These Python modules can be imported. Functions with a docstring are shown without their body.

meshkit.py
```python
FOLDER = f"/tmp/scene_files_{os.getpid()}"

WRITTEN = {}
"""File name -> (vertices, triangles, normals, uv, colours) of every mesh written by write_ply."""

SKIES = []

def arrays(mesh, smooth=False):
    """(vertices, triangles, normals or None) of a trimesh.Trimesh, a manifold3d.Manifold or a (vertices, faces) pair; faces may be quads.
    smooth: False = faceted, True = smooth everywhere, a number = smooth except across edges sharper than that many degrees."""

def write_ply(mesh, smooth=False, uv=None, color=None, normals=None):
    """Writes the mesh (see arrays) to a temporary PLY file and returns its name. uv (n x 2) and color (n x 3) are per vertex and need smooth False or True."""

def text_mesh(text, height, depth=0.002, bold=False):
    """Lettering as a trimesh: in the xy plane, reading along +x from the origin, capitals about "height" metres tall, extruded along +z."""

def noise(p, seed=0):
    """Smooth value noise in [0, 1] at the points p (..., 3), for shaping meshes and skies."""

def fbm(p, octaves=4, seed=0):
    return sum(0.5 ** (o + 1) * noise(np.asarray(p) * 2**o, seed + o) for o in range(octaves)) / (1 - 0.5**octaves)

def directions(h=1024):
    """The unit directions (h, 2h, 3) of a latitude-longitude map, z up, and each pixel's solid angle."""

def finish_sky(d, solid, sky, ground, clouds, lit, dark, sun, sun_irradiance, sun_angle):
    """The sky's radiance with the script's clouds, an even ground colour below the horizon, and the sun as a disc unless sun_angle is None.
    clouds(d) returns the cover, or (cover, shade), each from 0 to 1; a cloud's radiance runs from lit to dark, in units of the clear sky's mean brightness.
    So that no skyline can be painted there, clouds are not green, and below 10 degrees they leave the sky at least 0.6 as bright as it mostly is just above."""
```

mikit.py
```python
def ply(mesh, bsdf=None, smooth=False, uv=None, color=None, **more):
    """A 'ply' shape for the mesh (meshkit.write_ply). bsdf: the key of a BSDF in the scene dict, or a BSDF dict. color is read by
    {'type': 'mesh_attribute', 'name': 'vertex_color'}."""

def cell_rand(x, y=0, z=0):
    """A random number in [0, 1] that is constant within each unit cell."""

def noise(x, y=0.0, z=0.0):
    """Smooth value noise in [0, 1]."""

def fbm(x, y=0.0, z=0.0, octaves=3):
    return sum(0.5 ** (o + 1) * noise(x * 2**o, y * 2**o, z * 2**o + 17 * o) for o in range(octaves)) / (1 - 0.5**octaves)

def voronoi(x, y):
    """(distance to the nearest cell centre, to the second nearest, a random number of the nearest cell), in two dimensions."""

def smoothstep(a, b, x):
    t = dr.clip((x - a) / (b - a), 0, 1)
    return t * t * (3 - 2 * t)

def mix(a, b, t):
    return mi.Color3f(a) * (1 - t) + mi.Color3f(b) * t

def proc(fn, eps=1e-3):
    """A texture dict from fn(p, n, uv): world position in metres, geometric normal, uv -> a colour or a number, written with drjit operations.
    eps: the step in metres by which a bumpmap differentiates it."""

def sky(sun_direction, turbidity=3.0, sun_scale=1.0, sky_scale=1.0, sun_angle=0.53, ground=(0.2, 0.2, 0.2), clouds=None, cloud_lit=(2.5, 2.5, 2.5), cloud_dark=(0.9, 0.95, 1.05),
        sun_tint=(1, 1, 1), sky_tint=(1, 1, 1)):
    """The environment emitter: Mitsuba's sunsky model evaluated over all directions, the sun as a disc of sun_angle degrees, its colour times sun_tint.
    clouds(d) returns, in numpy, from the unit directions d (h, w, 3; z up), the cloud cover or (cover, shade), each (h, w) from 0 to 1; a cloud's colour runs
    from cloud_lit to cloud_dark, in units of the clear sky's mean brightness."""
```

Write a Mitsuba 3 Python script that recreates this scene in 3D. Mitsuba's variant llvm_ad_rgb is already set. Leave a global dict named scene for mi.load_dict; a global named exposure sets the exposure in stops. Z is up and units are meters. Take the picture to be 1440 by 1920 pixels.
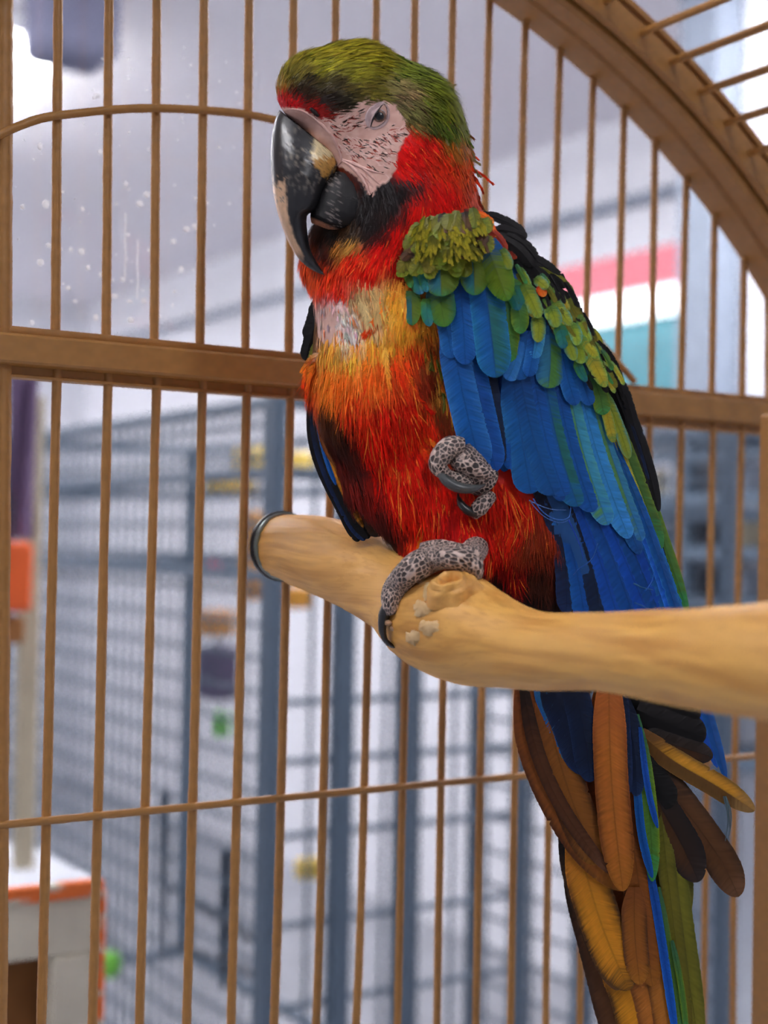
import math, random
import numpy as np, trimesh, drjit as dr, mitsuba as mi, mikit, meshkit
from mikit import proc, noise as mnoise, fbm as mfbm, voronoi, smoothstep, mix
random.seed(7)
T = mi.ScalarTransform4f
scene, labels = {}, {}
# ------------------------------------------------------------------ camera
W_, H_, FPX = 1440, 1920, 2800.0
CAM = np.array([0.0, 0.0, 1.35])
YAW, PITCH, ROLL = math.radians(32.0), math.atan(55 / FPX), math.radians(1.1)
_f0 = np.array([math.sin(YAW), math.cos(YAW), 0]); _r0 = np.array([math.cos(YAW), -math.sin(YAW), 0]); _z = np.array([0, 0, 1.0])
FWD = math.cos(PITCH) * _f0 + math.sin(PITCH) * _z
_u0 = math.cos(PITCH) * _z - math.sin(PITCH) * _f0
RGT = math.cos(ROLL) * _r0 + math.sin(ROLL) * _u0
UPV = math.cos(ROLL) * _u0 - math.sin(ROLL) * _r0
scene['camera'] = {'type': 'thinlens', 'fov': math.degrees(2 * math.atan(W_ / 2 / FPX)), 'fov_axis': 'x', 'aperture_radius': 0.0042,
                   'focus_distance': 0.650, 'near_clip': 0.02, 'far_clip': 60.0,
                   'to_world': T().look_at(origin=CAM.tolist(), target=(CAM + FWD).tolist(), up=UPV.tolist())}
exposure = 0.15
# lamps: ceiling tube fittings, one seen, most others added unseen to brighten the background (position of the middle, running along y), radiance of the tubes
LAMP_RADIANCE = (47.0, 46.0, 47.5)
LAMPS = [(1.22, 4.25, 1.2), (1.45, 1.9, 1.2), (2.2, 1.5, 1.2), (0.15, 3.0, 1.2), (-0.3, 4.6, 1.2), (0.3, 6.4, 1.2), (2.75, 1.0, 1.2), (-1.3, 6.2, 1.2), (0.9, 7.3, 1.2), (-0.75, 0.6, 1.2), (0.2, -1.3, 1.2)]
CEIL = 2.65


def ray(px, py):
    px, py = np.asarray(px, float), np.asarray(py, float)
    return FWD + ((px - 720) / FPX)[..., None] * RGT - ((py - 960) / FPX)[..., None] * UPV


def P(px, py, z):
    return CAM + ray(px, py) * np.asarray(z, float)[..., None]


def hit_y(px, py, y):
    d = ray(px, py); return CAM + d * ((y - CAM[1]) / d[..., 1])[..., None]


def hit_x(px, py, x):
    d = ray(px, py); return CAM + d * ((x - CAM[0]) / d[..., 0])[..., None]


def lin(*c):
    c = np.asarray(c if len(c) > 1 else c[0], float) / 255.0
    return np.where(c <= 0.04045, c / 12.92, ((c + 0.055) / 1.055) ** 2.4)


# ------------------------------------------------------------------ helpers
def fresh(key):
    if key not in scene and key not in labels:
        return key
    n = 1
    while f"{key}_{n:03d}" in scene or f"{key}_{n:03d}" in labels:
        n += 1
    return f"{key}_{n:03d}"


def add(key, mesh, bsdf, smooth=False, label=None, category=None, group=None, kind=None, **kw):
    key = fresh(key)
    scene[key] = mikit.ply(mesh, bsdf, smooth=smooth, **kw)
    tag(key, label, category, group, kind)
    return key


def tag(key, label=None, category=None, group=None, kind=None):
    e = {k: v for k, v in (('label', label), ('category', category), ('group', group), ('kind', kind)) if v}
    if e:
        labels[key] = {**labels.get(key, {}), **e}


def thing(key, label, category, group=None):
    key = fresh(key); tag(key, label, category, group); return key


def bx(x0, x1, y0, y1, z0, z1, r=None):
    """a box with chamfered edges"""
    lo, hi = np.minimum([x0, y0, z0], [x1, y1, z1]), np.maximum([x0, y0, z0], [x1, y1, z1])
    s = hi - lo
    r = min(s) * 0.12 if r is None else r
    pts = []
    for c in np.ndindex(2, 2, 2):
        for k in range(3):
            p = np.where(np.array(c) == 0, lo + r, hi - r)
            p[k] = hi[k] if c[k] else lo[k]
            pts.append(p)
    return trimesh.convex.convex_hull(np.array(pts))


def frames(p):
    p = np.asarray(p, float)
    t = np.gradient(p, axis=0); t /= np.linalg.norm(t, axis=1, keepdims=True) + 1e-12
    a = np.array([0, 0, 1.0]) if abs(t[0, 2]) < 0.9 else np.array([1.0, 0, 0])
    out = []
    for i in range(len(p)):
        a = a - t[i] * (a @ t[i]); a = a / (np.linalg.norm(a) + 1e-12); out.append(a)
    a = np.array(out)
    return t, a, np.cross(t, a)


def tube(p, r, sides=10, flat=None, caps=True):
    """swept tube; r per point, flat = optional ratio of the second axis. returns (v, f, uv)"""
    p = np.asarray(p, float); n = len(p)
    r = np.broadcast_to(np.asarray(r, float), (n,))
    t, a, b = frames(p)
    ang = np.arange(sides) * 2 * np.pi / sides
    fl = 1.0 if flat is None else flat
    v = p[:, None] + r[:, None, None] * (np.cos(ang)[None, :, None] * a[:, None] + fl * np.sin(ang)[None, :, None] * b[:, None])
    length = np.concatenate([[0], np.cumsum(np.linalg.norm(np.diff(p, axis=0), axis=1))])
    uv = np.stack([np.broadcast_to(length[:, None], (n, sides)), np.broadcast_to(ang[None] / (2 * np.pi), (n, sides))], -1)
    i, j = np.meshgrid(np.arange(n - 1), np.arange(sides), indexing='ij')
    j2 = (j + 1) % sides
    q = np.stack([i * sides + j, i * sides + j2, (i + 1) * sides + j2, (i + 1) * sides + j], -1).reshape(-1, 4)
    f = np.vstack([q[:, [0, 1, 2]], q[:, [0, 2, 3]]])
    v, uv = v.reshape(-1, 3), uv.reshape(-1, 2)
    if caps:
        m = len(v)
        v = np.vstack([v, p[:1] - t[0] * r[0] * 0.3, p[-1:] + t[-1] * r[-1] * 0.3]); uv = np.vstack([uv, [[0, 0.5]], [[length[-1], 0.5]]])
        k = np.arange(sides); k2 = (k + 1) % sides
        f = np.vstack([f, np.stack([k2, k, k * 0 + m], 1), np.stack([(n - 1) * sides + k, (n - 1) * sides + k2, k * 0 + m + 1], 1)])
    return v, f, uv


def spline(pts, n):
    from scipy.interpolate import CubicSpline
    pts = np.asarray(pts, float)
    d = np.concatenate([[0], np.cumsum(np.sqrt(np.linalg.norm(np.diff(pts[:, :2], axis=0), axis=1)) + 1e-9)])
    return CubicSpline(d, pts, bc_type='natural')(np.linspace(0, d[-1], n))


def join(parts):
    vs, fs, at = [], [], 0
    for p in parts:
        v, f = (np.asarray(p.vertices), np.asarray(p.faces)) if hasattr(p, 'vertices') else p[:2]
        vs.append(v); fs.append(np.asarray(f) + at); at += len(v)
    return np.vstack(vs), np.vstack(fs)


def rgb(c):
    return {'type': 'rgb', 'value': [float(x) for x in c]}


def paint(name, srgb, rough=0.6, spec=0.4, metallic=0.0, mott=0.12, scale=40.0, bump=None, bscale=300.0, **kw):
    c = lin(srgb)
    lo, hi = (c * (1 - mott)).tolist(), (np.minimum(c * (1 + mott), 1)).tolist()
    d = {'type': 'principled', 'base_color': proc(lambda p, n, uv: mix(lo, hi, mfbm(p.x * scale, p.y * scale, p.z * scale))), 'roughness': rough, 'specular': spec, 'metallic': metallic, **kw}
    if bump:
        d = {'type': 'bumpmap', 'arbitrary': proc(lambda p, n, uv: mfbm(p.x * bscale, p.y * bscale, p.z * bscale), eps=0.0005), 'scale': bump, 'bsdf': d}
    scene[name] = {'type': 'twosided', 'bsdf': d}


def attr_mat(name, rough=0.5, spec=0.4, **kw):
    scene[name] = {'type': 'twosided', 'bsdf': {'type': 'principled', 'base_color': {'type': 'mesh_attribute', 'name': 'vertex_color'}, 'roughness': rough, 'specular': spec, **kw}}


# ------------------------------------------------------------------ materials
paint('m_wall', (216, 217, 222), 0.9, 0.2, mott=0.03, scale=3)
paint('m_ceiling', (206, 203, 208), 0.95, 0.1, mott=0.03, scale=2)
paint('m_floor', (150, 152, 158), 0.5, 0.4, mott=0.15, scale=6)
paint('m_cage', (158, 112, 57), 0.45, 0.45, mott=0.12, scale=260, bump=0.00035, bscale=420)
paint('m_slate', (70, 86, 102), 0.45, 0.5, mott=0.1)
paint('m_dark', (42, 48, 58), 0.5, 0.4)
paint('m_greypost', (122, 132, 146), 0.5, 0.4)
paint('m_paleblue', (186, 190, 198), 0.6, 0.3)
paint('m_red', (216, 112, 124), 0.5, 0.4)
paint('m_teal', (52, 128, 140), 0.4, 0.5, mott=0.15, scale=9)
paint('m_white', (232, 234, 236), 0.5, 0.4, mott=0.03)
paint('m_yellow', (238, 205, 96), 0.5, 0.4)
paint('m_orange', (226, 158, 60), 0.5, 0.4)
paint('m_orangered', (214, 92, 42), 0.6, 0.3)
paint('m_pink', (214, 70, 110), 0.5, 0.4)
paint('m_lime', (120, 200, 70), 0.5, 0.4)
paint('m_purple', (98, 82, 108), 0.9, 0.1, mott=0.25, scale=30)
paint('m_cream', (196, 190, 172), 0.6, 0.3, mott=0.18, scale=30)
paint('m_brown', (138, 92, 52), 0.7, 0.2, mott=0.3, scale=25)
paint('m_beige', (172, 162, 140), 0.7, 0.2, mott=0.1)
paint('m_steel', (120, 130, 124), 0.3, 0.5, metallic=0.6)
paint('m_black', (14, 14, 16), 0.35, 0.5, mott=0.3, scale=400)
paint('m_dimgrey', (112, 114, 136), 0.8, 0.1)
scene['m_dust'] = {'type': 'principledthin', 'base_color': rgb((0.95, 0.95, 0.96)), 'diff_trans': 1.4, 'roughness': 0.9, 'spec_trans': 0.0, 'eta': 1.3}
scene['m_glass'] = {'type': 'thindielectric', 'int_ior': 1.5}
attr_mat('m_feather', 0.5, 0.16)
attr_mat('m_down', 0.7, 0.08)
attr_mat('m_skin', 0.55, 0.25)
attr_mat('m_beak', 0.3, 0.5)
attr_mat('m_gloss', 0.15, 0.6)


def _tube_em(key, p0, p1, r, radiance):
    scene[key] = {**mikit.ply(tube([p0, p1], [r, r], 12)[:2], 'm_white', smooth=40), 'emitter': {'type': 'area', 'radiance': rgb(radiance)}}


# ------------------------------------------------------------------ structure
XW, XL, YB, YR = 3.0, -4.0, 8.0, -4.0
def slab(key, *b, m):
    add(key, trimesh.creation.box(bounds=[[min(b[0], b[1]), min(b[2], b[3]), min(b[4], b[5])], [max(b[0], b[1]), max(b[2], b[3]), max(b[4], b[5])]]), m, kind='structure')
slab('floor', XL, XW, YR, YB, -0.1, 0, m='m_floor')
slab('ceiling', XL, XW, YR, YB, CEIL, CEIL + 0.1, m='m_ceiling')
slab('wall_right', XW, XW + 0.1, YR, YB, 0, CEIL, m='m_wall')
slab('wall_left', XL - 0.1, XL, YR, YB, 0, CEIL, m='m_wall')
slab('wall_back', XL, XW, YB, YB + 0.1, 0, CEIL, m='m_wall')
slab('wall_rear', XL, XW, YR - 0.1, YR, 0, CEIL, m='m_wall')
c0 = hit_x(1360, 600, 2.32)
slab('trim_1', 2.36, 2.72, c0[1] - 0.02, c0[1] + 0.10, 0, CEIL, m='m_paleblue')          # pale square column
slab('trim_2', 2.28, 2.358, c0[1] + 0.0, c0[1] + 0.11, 0, CEIL, m='m_greypost')          # grey strip along its left side

for i, (x, y, L) in enumerate(LAMPS):
    seen = i == 0
    k = thing('ceiling_lamp', 'glaring white fluorescent tube lamp on the ceiling at the upper left edge' if seen else 'white twin tube ceiling lamp outside the picture, row light of the shop', 'lamp', None if seen else 'ceiling lamps outside the picture')
    add(k + '__housing', bx(x - 0.09, x + 0.09, y - L / 2 - 0.03, y + L / 2 + 0.03, CEIL - 0.05, CEIL - 0.002), 'm_white')
    for s in (-0.05, 0.05):
        kk = fresh(k + '__tube')
        _tube_em(kk, (x + s, y - L / 2, CEIL - 0.08), (x + s, y + L / 2, CEIL - 0.08), 0.019, LAMP_RADIANCE)

# ------------------------------------------------------------------ the cage around the parrot
YW = 0.66
rng = np.random.default_rng(3)
cage = thing('bird_cage', 'brown powder coated metal bird cage with arched roof around the parrot', 'bird cage')
def W(px, py, dy=0.0):
    return hit_y(np.asarray(px, float), np.asarray(py, float), YW + dy)
def wob(p, a, f, seed):
    s = np.linspace(0, 1, len(p))[:, None] * f
    return p + a * (meshkit.fbm(np.hstack([s + seed * 7.3, s * 0 + [[0.3, 0.7]]]), 3, seed)[:, None] - 0.5) * np.array([1.0, 0.5, 0])
def bar(pts, r=0.0020, part='bar', dy=0.0, seed=0, sides=9, n=None):
    pts = np.array([W(x, y, dy) for x, y in pts])
    L = np.linalg.norm(np.diff(pts, axis=0), axis=1).sum()
    n = n or max(8, int(L / 0.0035))
    p = spline(pts, n) if len(pts) > 2 else pts[0] + (pts[1] - pts[0]) * np.linspace(0, 1, n)[:, None]
    p = wob(p, 0.0006, 14, seed)
    rr = r * (1 + 0.16 * (meshkit.noise(np.stack([np.arange(n) * 0.55, np.full(n, seed + .5), np.zeros(n)], 1), seed) - 0.5))
    v, f, _ = tube(p, rr, sides)
    v = v + 0.00022 * (meshkit.noise(v * 900, seed)[:, None] - 0.5)
    return add(f'{cage}__{part}', (v, f), 'm_cage', smooth=50)

UP = [((110, -80), (104, 640)), ((205, -80), (199, 650)), ((295, -80), (289, 655)), ((384, -80), (375, 665)), ((468, -80), (460, 672)), ((552, -80), (541, 680)),
      ((631, -80), (621, 680)), ((707, -80), (697, 690)), ((779, -60), (769, 695)), ((850, -40), (836, 700)), ((918, -5), (902, 700)), ((985, 40), (969, 710)),
      ((1050, 92), (1033, 710)), ((1112, 147), (1095, 725)), ((1170, 203), (1157, 735)), ((1228, 262), (1221, 740)), ((1287, 336), (1276, 745)), ((1340, 402), (1334, 750)),
      ((1395, 482), (1391, 755)), ((1440, 560), (1440, 760))]
LO = [((107, 690), (87, 1535), (76, 1990)), ((203, 700), (183, 1545), (170, 1990)), ((294, 705), (272, 1520), (260, 1990)), ((380, 710), (361, 1510), (347, 1990)), ((463, 720), (444, 1500), (431, 1990)),
      ((545, 725), (527, 1485), (511, 1990)), ((623, 730), (606, 1480), (588, 1990)), ((700, 735), (683, 1475), (663, 1990)), ((772, 740), (755, 1470), (744, 1990)), ((845, 745), (827, 1460), (818, 1990)),
      ((914, 750), (900, 1455), (891, 1990)), ((980, 760), (965, 1450), (956, 1990)), ((1042, 765), (1030, 1445), (1024, 1990)), ((1103, 770), (1094, 1440), (1086, 1990)), ((1160, 775), (1152, 1435), (1147, 1990)),
      ((1218, 780), (1207, 1435), (1202, 1990)), ((1278, 785), (1265, 1430), (1259, 1990)), ((1337, 790), (1326, 1425), (1318, 1990)), ((1391, 795), (1378, 1420), (1374, 1990)), ((1442, 800), (1432, 1418), (1427, 1990))]
for x0, x1, x2 in ((-78, -84, -108), (-175, -182, -212), (-272, -280, -318), (-372, -381, -428), (-474, -484, -540)):
    UP.append(((x0 + 90, -80), (x0 + 84, 620))); UP[-1] = ((x0, -80), (x1, 640)); LO.append(((x1, 680), (x2, 1990)))
ap = W(np.array([918, 985, 1050, 1112, 1170, 1228, 1287, 1340, 1395, 1440]), np.array([-6, 40, 92, 147, 203, 262, 336, 402, 482, 560]))
sol = np.linalg.lstsq(np.c_[2 * ap[:, 0], 2 * ap[:, 2], np.ones(len(ap))], (ap[:, [0, 2]] ** 2).sum(1), rcond=None)[0]
acx, acz = sol[0], sol[1]; arad = math.sqrt(sol[2] + acx ** 2 + acz ** 2)
def to_arch(b):
    # carry a bar that leaves the picture on to the arch
    if b[0][1] > -50: return b
    (x0, y0), (x1, y1) = b; k = 0.0
    for k in np.linspace(0, 1.2, 400):
        p = W(x0 + (x0 - x1) * k, y0 + (y0 - y1) * k)
        if math.hypot(p[0] - acx, p[2] - acz) > arad + 0.004 and p[2] > acz: break
    return ((x0 + (x0 - x1) * k, y0 + (y0 - y1) * k), (x1, y1))
for i, b in enumerate(UP):
    b = to_arch(b)
    bar(b, 0.00212 if i > 5 else 0.0023, seed=i)
for i, b in enumerate(LO):
    bar(b, 0.00212 if i > 5 else 0.0023, seed=40 + i)
bar(((8, -80), (5, 700), (-4, 1990)), 0.0042, part='corner_post', seed=91)
# long cross wire low on the wall and the wire arch above the door
bar(((-560, 1600), (0, 1547), (500, 1499), (1010, 1452), (1250, 1432), (1500, 1410)), 0.0019, part='cross_wire', dy=-0.0035, seed=77)
bar(((-560, 716), (-450, 570), (-330, 440), (-200, 342), (-60, 280), (60, 227), (130, 214), (210, 206), (300, 203), (385, 207), (460, 214), (530, 229), (680, 279), (830, 361), (930, 435), (1010, 510), (1100, 612), (1190, 716)), 0.0020, part='arch_wire', dy=-0.0038, seed=78, n=160)
# hollow rail between the two rows of bars
zt, zb = W(0, 612)[2], W(0, 712)[2]
zt2, zb2 = W(1440, 745)[2], W(1440, 812)[2]
zt, zb = (zt + zt2) / 2, (zb + zb2) / 2
xa, xb_ = W(-560, 650)[0], W(1560, 770)[0]
def rail_profile():
    h = zt - zb
    pr = [(0.006, 0), (0.006, h), (-0.003, h), (-0.0035, h - 0.0018), (-0.003, h - 0.0032), (-0.0085, h - 0.0040), (-0.0095, h - 0.0052), (-0.0095, 0.0068), (-0.0085, 0.0058), (-0.0005, 0.0052), (-0.0005, 0.0018), (-0.0028, 0.0012), (-0.0028, 0.0)]
    return np.array(pr)
pr = rail_profile()
xs = np.linspace(xa, xb_, 150)
v = np.array([[[x, YW + a, zb + b] for a, b in pr] for x in xs])
m = len(pr)
v = v + 0.00025 * (meshkit.fbm(v.reshape(-1, 3) * 160, 3, 4).reshape(v.shape[:2])[..., None] - 0.5) * np.array([0, 1.0, 1.0])
i, j = np.meshgrid(np.arange(len(xs) - 1), np.arange(m), indexing='ij')
q = np.stack([i * m + j, (i + 1) * m + j, (i + 1) * m + (j + 1) % m, i * m + (j + 1) % m], -1).reshape(-1, 4)
add(f'{cage}__rail', (v.reshape(-1, 3), q), 'm_cage', smooth=35)
# arched frame in the wall's plane, fitted as a circle through its inner edge
ang0 = math.radians(150); ang1 = math.asin(max(-1, (zt - acz) / arad)) if abs((zt - acz) / arad) < 1 else math.radians(-20)
def arch(prof, key, a0=ang0, a1=ang1, n=170):
    aa = np.linspace(a0, a1, n); prof = np.array(prof); m = len(prof)
    r = arad + prof[None, :, 1]
    v = np.stack([acx + r * np.cos(aa)[:, None], np.broadcast_to(YW - prof[None, :, 0], (n, m)), acz + r * np.sin(aa)[:, None]], -1)
    i, j = np.meshgrid(np.arange(n - 1), np.arange(m), indexing='ij')
    q = np.stack([i * m + j, i * m + (j + 1) % m, (i + 1) * m + (j + 1) % m, (i + 1) * m + j], -1).reshape(-1, 4)
    caps = np.array([[k * m + a for a in (0, b, b + 1)] for k in (0, n - 1) for b in range(1, m - 1)])
    f = np.vstack([q[:, [0, 1, 2]], q[:, [0, 2, 3]], caps])
    return add(f'{cage}__{key}', (v.reshape(-1, 3), f), 'm_cage', smooth=30)
arch([(-0.003, 0), (0.016, 0), (0.0175, 0.0018), (0.0205, 0.0018), (0.022, 0), (0.032, 0), (0.034, 0.002), (0.034, 0.012), (-0.003, 0.012)], 'arch_frame')
arch([(0.036, 0.004), (0.041, 0.004), (0.041, 0.018), (0.036, 0.018)], 'arch_rim')
arch([(0.010, 0.021), (0.042, 0.021), (0.042, 0.024), (0.010, 0.024)], 'arch_band')
for k, (x, y) in enumerate([(1000, -80), (1065, -25), (1128, 30), (1192, 95), (1248, 146), (1303, 198), (1350, 257), (1388, 322), (1425, 400), (1462, 480)]):
    s = hit_y(x, y, YW - 0.043)
    a = math.atan2(s[2] - acz, s[0] - acx)
    s = np.array([acx + (arad + 0.013) * math.cos(a), YW - 0.036, acz + (arad + 0.013) * math.sin(a)])
    p = s + np.array([0, -1.0, 0]) * np.linspace(0, 0.62, 110)[:, None]
    v, f, _ = tube(wob(p, 0.0006, 10, 60 + k), 0.0022, 9)
    add(f'{cage}__roof_rib', (v + 0.0002 * (meshkit.noise(v * 900, k)[:, None] - 0.5), f), 'm_cage', smooth=50)
# upright of the side frame at the right edge, nearer than the wall
p = np.array([P(1454, 770, 0.80), P(1450, 2000, 0.80)])
add(f'{cage}__side_upright', bx(p[0][0] - 0.005, p[0][0] + 0.011, p[0][1] - 0.008, p[0][1] + 0.008, p[1][2], zb + 0.002), 'm_cage')

# ------------------------------------------------------------------ dusty pane behind the bars
pane = thing('glass_panel', 'clear glass panel with dust specks behind the bars at upper left', 'glass panel')
g0, g1 = W(-120, -100, 0.05), W(520, 640, 0.05)
add(pane + '__pane', (np.array([[g0[0], YW + 0.05, g1[2]], [g1[0], YW + 0.05, g1[2]], [g1[0], YW + 0.05, g0[2]], [g0[0], YW + 0.05, g0[2]]]), np.array([[0, 1, 2], [0, 2, 3]])), 'm_glass')
parts = []
spk = [(42, 388), (86, 383), (155, 392), (275, 365), (262, 382), (92, 460), (76, 492), (133, 468), (153, 472), (165, 502), (190, 515), (230, 524), (325, 453), (243, 565), (270, 564), (141, 565), (128, 540), (180, 595), (188, 285), (75, 275), (340, 505), (350, 430), (215, 555), (245, 600), (60, 605), (183, 180), (236, 345), (240, 440), (365, 425)]
for x, y in spk + [(rng.uniform(20, 480), rng.uniform(60, 610)) for _ in range(90)]:
    big = (x, y) in spk
    c = W(x, y, 0.047); s = rng.uniform(0.0009, 0.0016) if big else rng.uniform(0.0003, 0.0008)
    b = trimesh.creation.icosphere(subdivisions=1, radius=1.0)
    b.vertices *= np.array([s * rng.uniform(.8, 1.6), 0.0006, s * rng.uniform(.8, 1.5)]); parts.append((b.vertices + c, b.faces))
for x, y0, y1 in ((235, 400, 520), (258, 450, 560)):
    parts.append(tube(np.array([W(x + 0.8 * math.sin(k), y0 + (y1 - y0) * k / 12, 0.047) for k in range(13)]), 0.00035, 5)[:2])
add(pane + '__dust_specks', join(parts), 'm_dust', smooth=True, kind='stuff')
# ------------------------------------------------------------------ shop behind the cage
def bar_box(key, x0, x1, y0, y1, z0, z1, m='m_slate'):
    return add(key, bx(x0, x1, y0, y1, z0, z1), m)
def rod(key, a, b, r, m='m_slate', sides=6):
    v, f, _ = tube(np.array([a, b]), r, sides); return add(key, (v, f), m, smooth=50)
def wire_cage(label, X0, X1, Y0, Y1, Z0, Z1, dv=0.036, dh=0.046, pw=0.024, r=0.0033, rails=(), front_x=(), front_z=(), m='m_slate', front_dv=None):
    k = thing('wire_cage', label, 'bird cage')
    for x in (X0, X1):
        for y in (Y0, Y1):
            bar_box(k + '__post', x - pw / 2, x + pw / 2, y - pw / 2, y + pw / 2, Z0, Z1 + pw / 2, m)
    for z in (Z0 + pw / 2, Z1) + tuple(rails):
        h = pw * 0.36
        for x in (X0, X1):
            bar_box(k + '__rail', x - h, x + h, Y0 + pw / 2, Y1 - pw / 2, z - h, z + h, m)
        for y in (Y0, Y1):
            bar_box(k + '__rail', X0 + pw / 2, X1 - pw / 2, y - h, y + h, z - h, z + h, m)
    for y in np.arange(Y0 + dv, Y1 - dv / 2, dv):
        rod(k + '__wire', (X0, y, Z0 + pw), (X0, y, Z1), r, m)
    for z in np.arange(Z0 + dh, Z1 - dh / 2, dh):
        rod(k + '__wire', (X0 + r * 1.5, Y0, z), (X0 + r * 1.5, Y1, z), r, m)
    for x in front_x:
        bar_box(k + '__door_frame', x - 0.016, x + 0.016, Y0 - 0.01, Y0 + 0.01, Z0 + pw, Z1, m)
    if front_dv:
        for x in np.arange(X0 + front_dv, X1 - front_dv / 2, front_dv):
            rod(k + '__wire', (x, Y0, Z0 + pw), (x, Y0, Z1), r, m)
    for z in front_z:
        rod(k + '__wire', (X0, Y0, z), (X1, Y0, z), r * 1.5, m)
    return k
ca = wire_cage('blurred slate blue wire cage with a thick corner post behind the perch end', 0.94, 1.36, 1.78, 2.95, 0.45, 1.535, rails=(1.44, 1.30), front_x=(1.05, 1.155), front_z=(0.72, 0.83, 0.95, 1.05, 1.13, 1.36), front_dv=0.06)
cb = wire_cage('blurred grey blue wire cage at the right edge behind the parrot tail', 1.40, 1.75, 1.40, 1.95, 0.45, 1.50, rails=(1.40,), dv=0.10, dh=0.052, pw=0.02)
# toys and fittings in the cages: rounded blocks on short hangers
def toy(name, label, cat, px, py, z, w, h, m, d=None, ball=False, group=None):
    c = P(px, py, z); w, h = w * z / FPX, h * z / FPX; d = d or w
    k = thing(name, label, cat, group)
    if ball:
        s = trimesh.creation.icosphere(subdivisions=2, radius=1.0); s.apply_scale([w / 2, d / 2, h / 2]); s.apply_translation(c); add(k + '__bead', s, m, smooth=True)
    else:
        add(k + '__block', bx(c[0] - w / 2, c[0] + w / 2, c[1] - d / 2, c[1] + d / 2, c[2] - h / 2, c[2] + h / 2), m)
    rod(k + '__hanger', (c[0], c[1], c[2] + h * 0.48), (c[0], c[1], c[2] + h / 2 + 0.05), 0.0018, 'm_dark')
    return k
toy('toy_block', 'pale yellow toy block hanging beside the slate corner post, highest of the yellow ones', 'toy', 492, 866, 2.30, 95, 52, 'm_yellow', 0.05)
toy('toy_block', 'long flat yellow toy block below the pale square one in the slate cage', 'toy', 432, 915, 2.35, 95, 26, 'm_yellow', 0.03)
toy('toy_block', 'pale yellow toy block right of the slate post, beside the parrot wing', 'toy', 563, 873, 2.30, 38, 50, 'm_yellow', 0.03)
toy('toy_block', 'tall orange toy block hanging against the left side of the slate corner post', 'toy', 478, 1042, 2.25, 40, 165, 'm_orange', 0.04)
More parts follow.
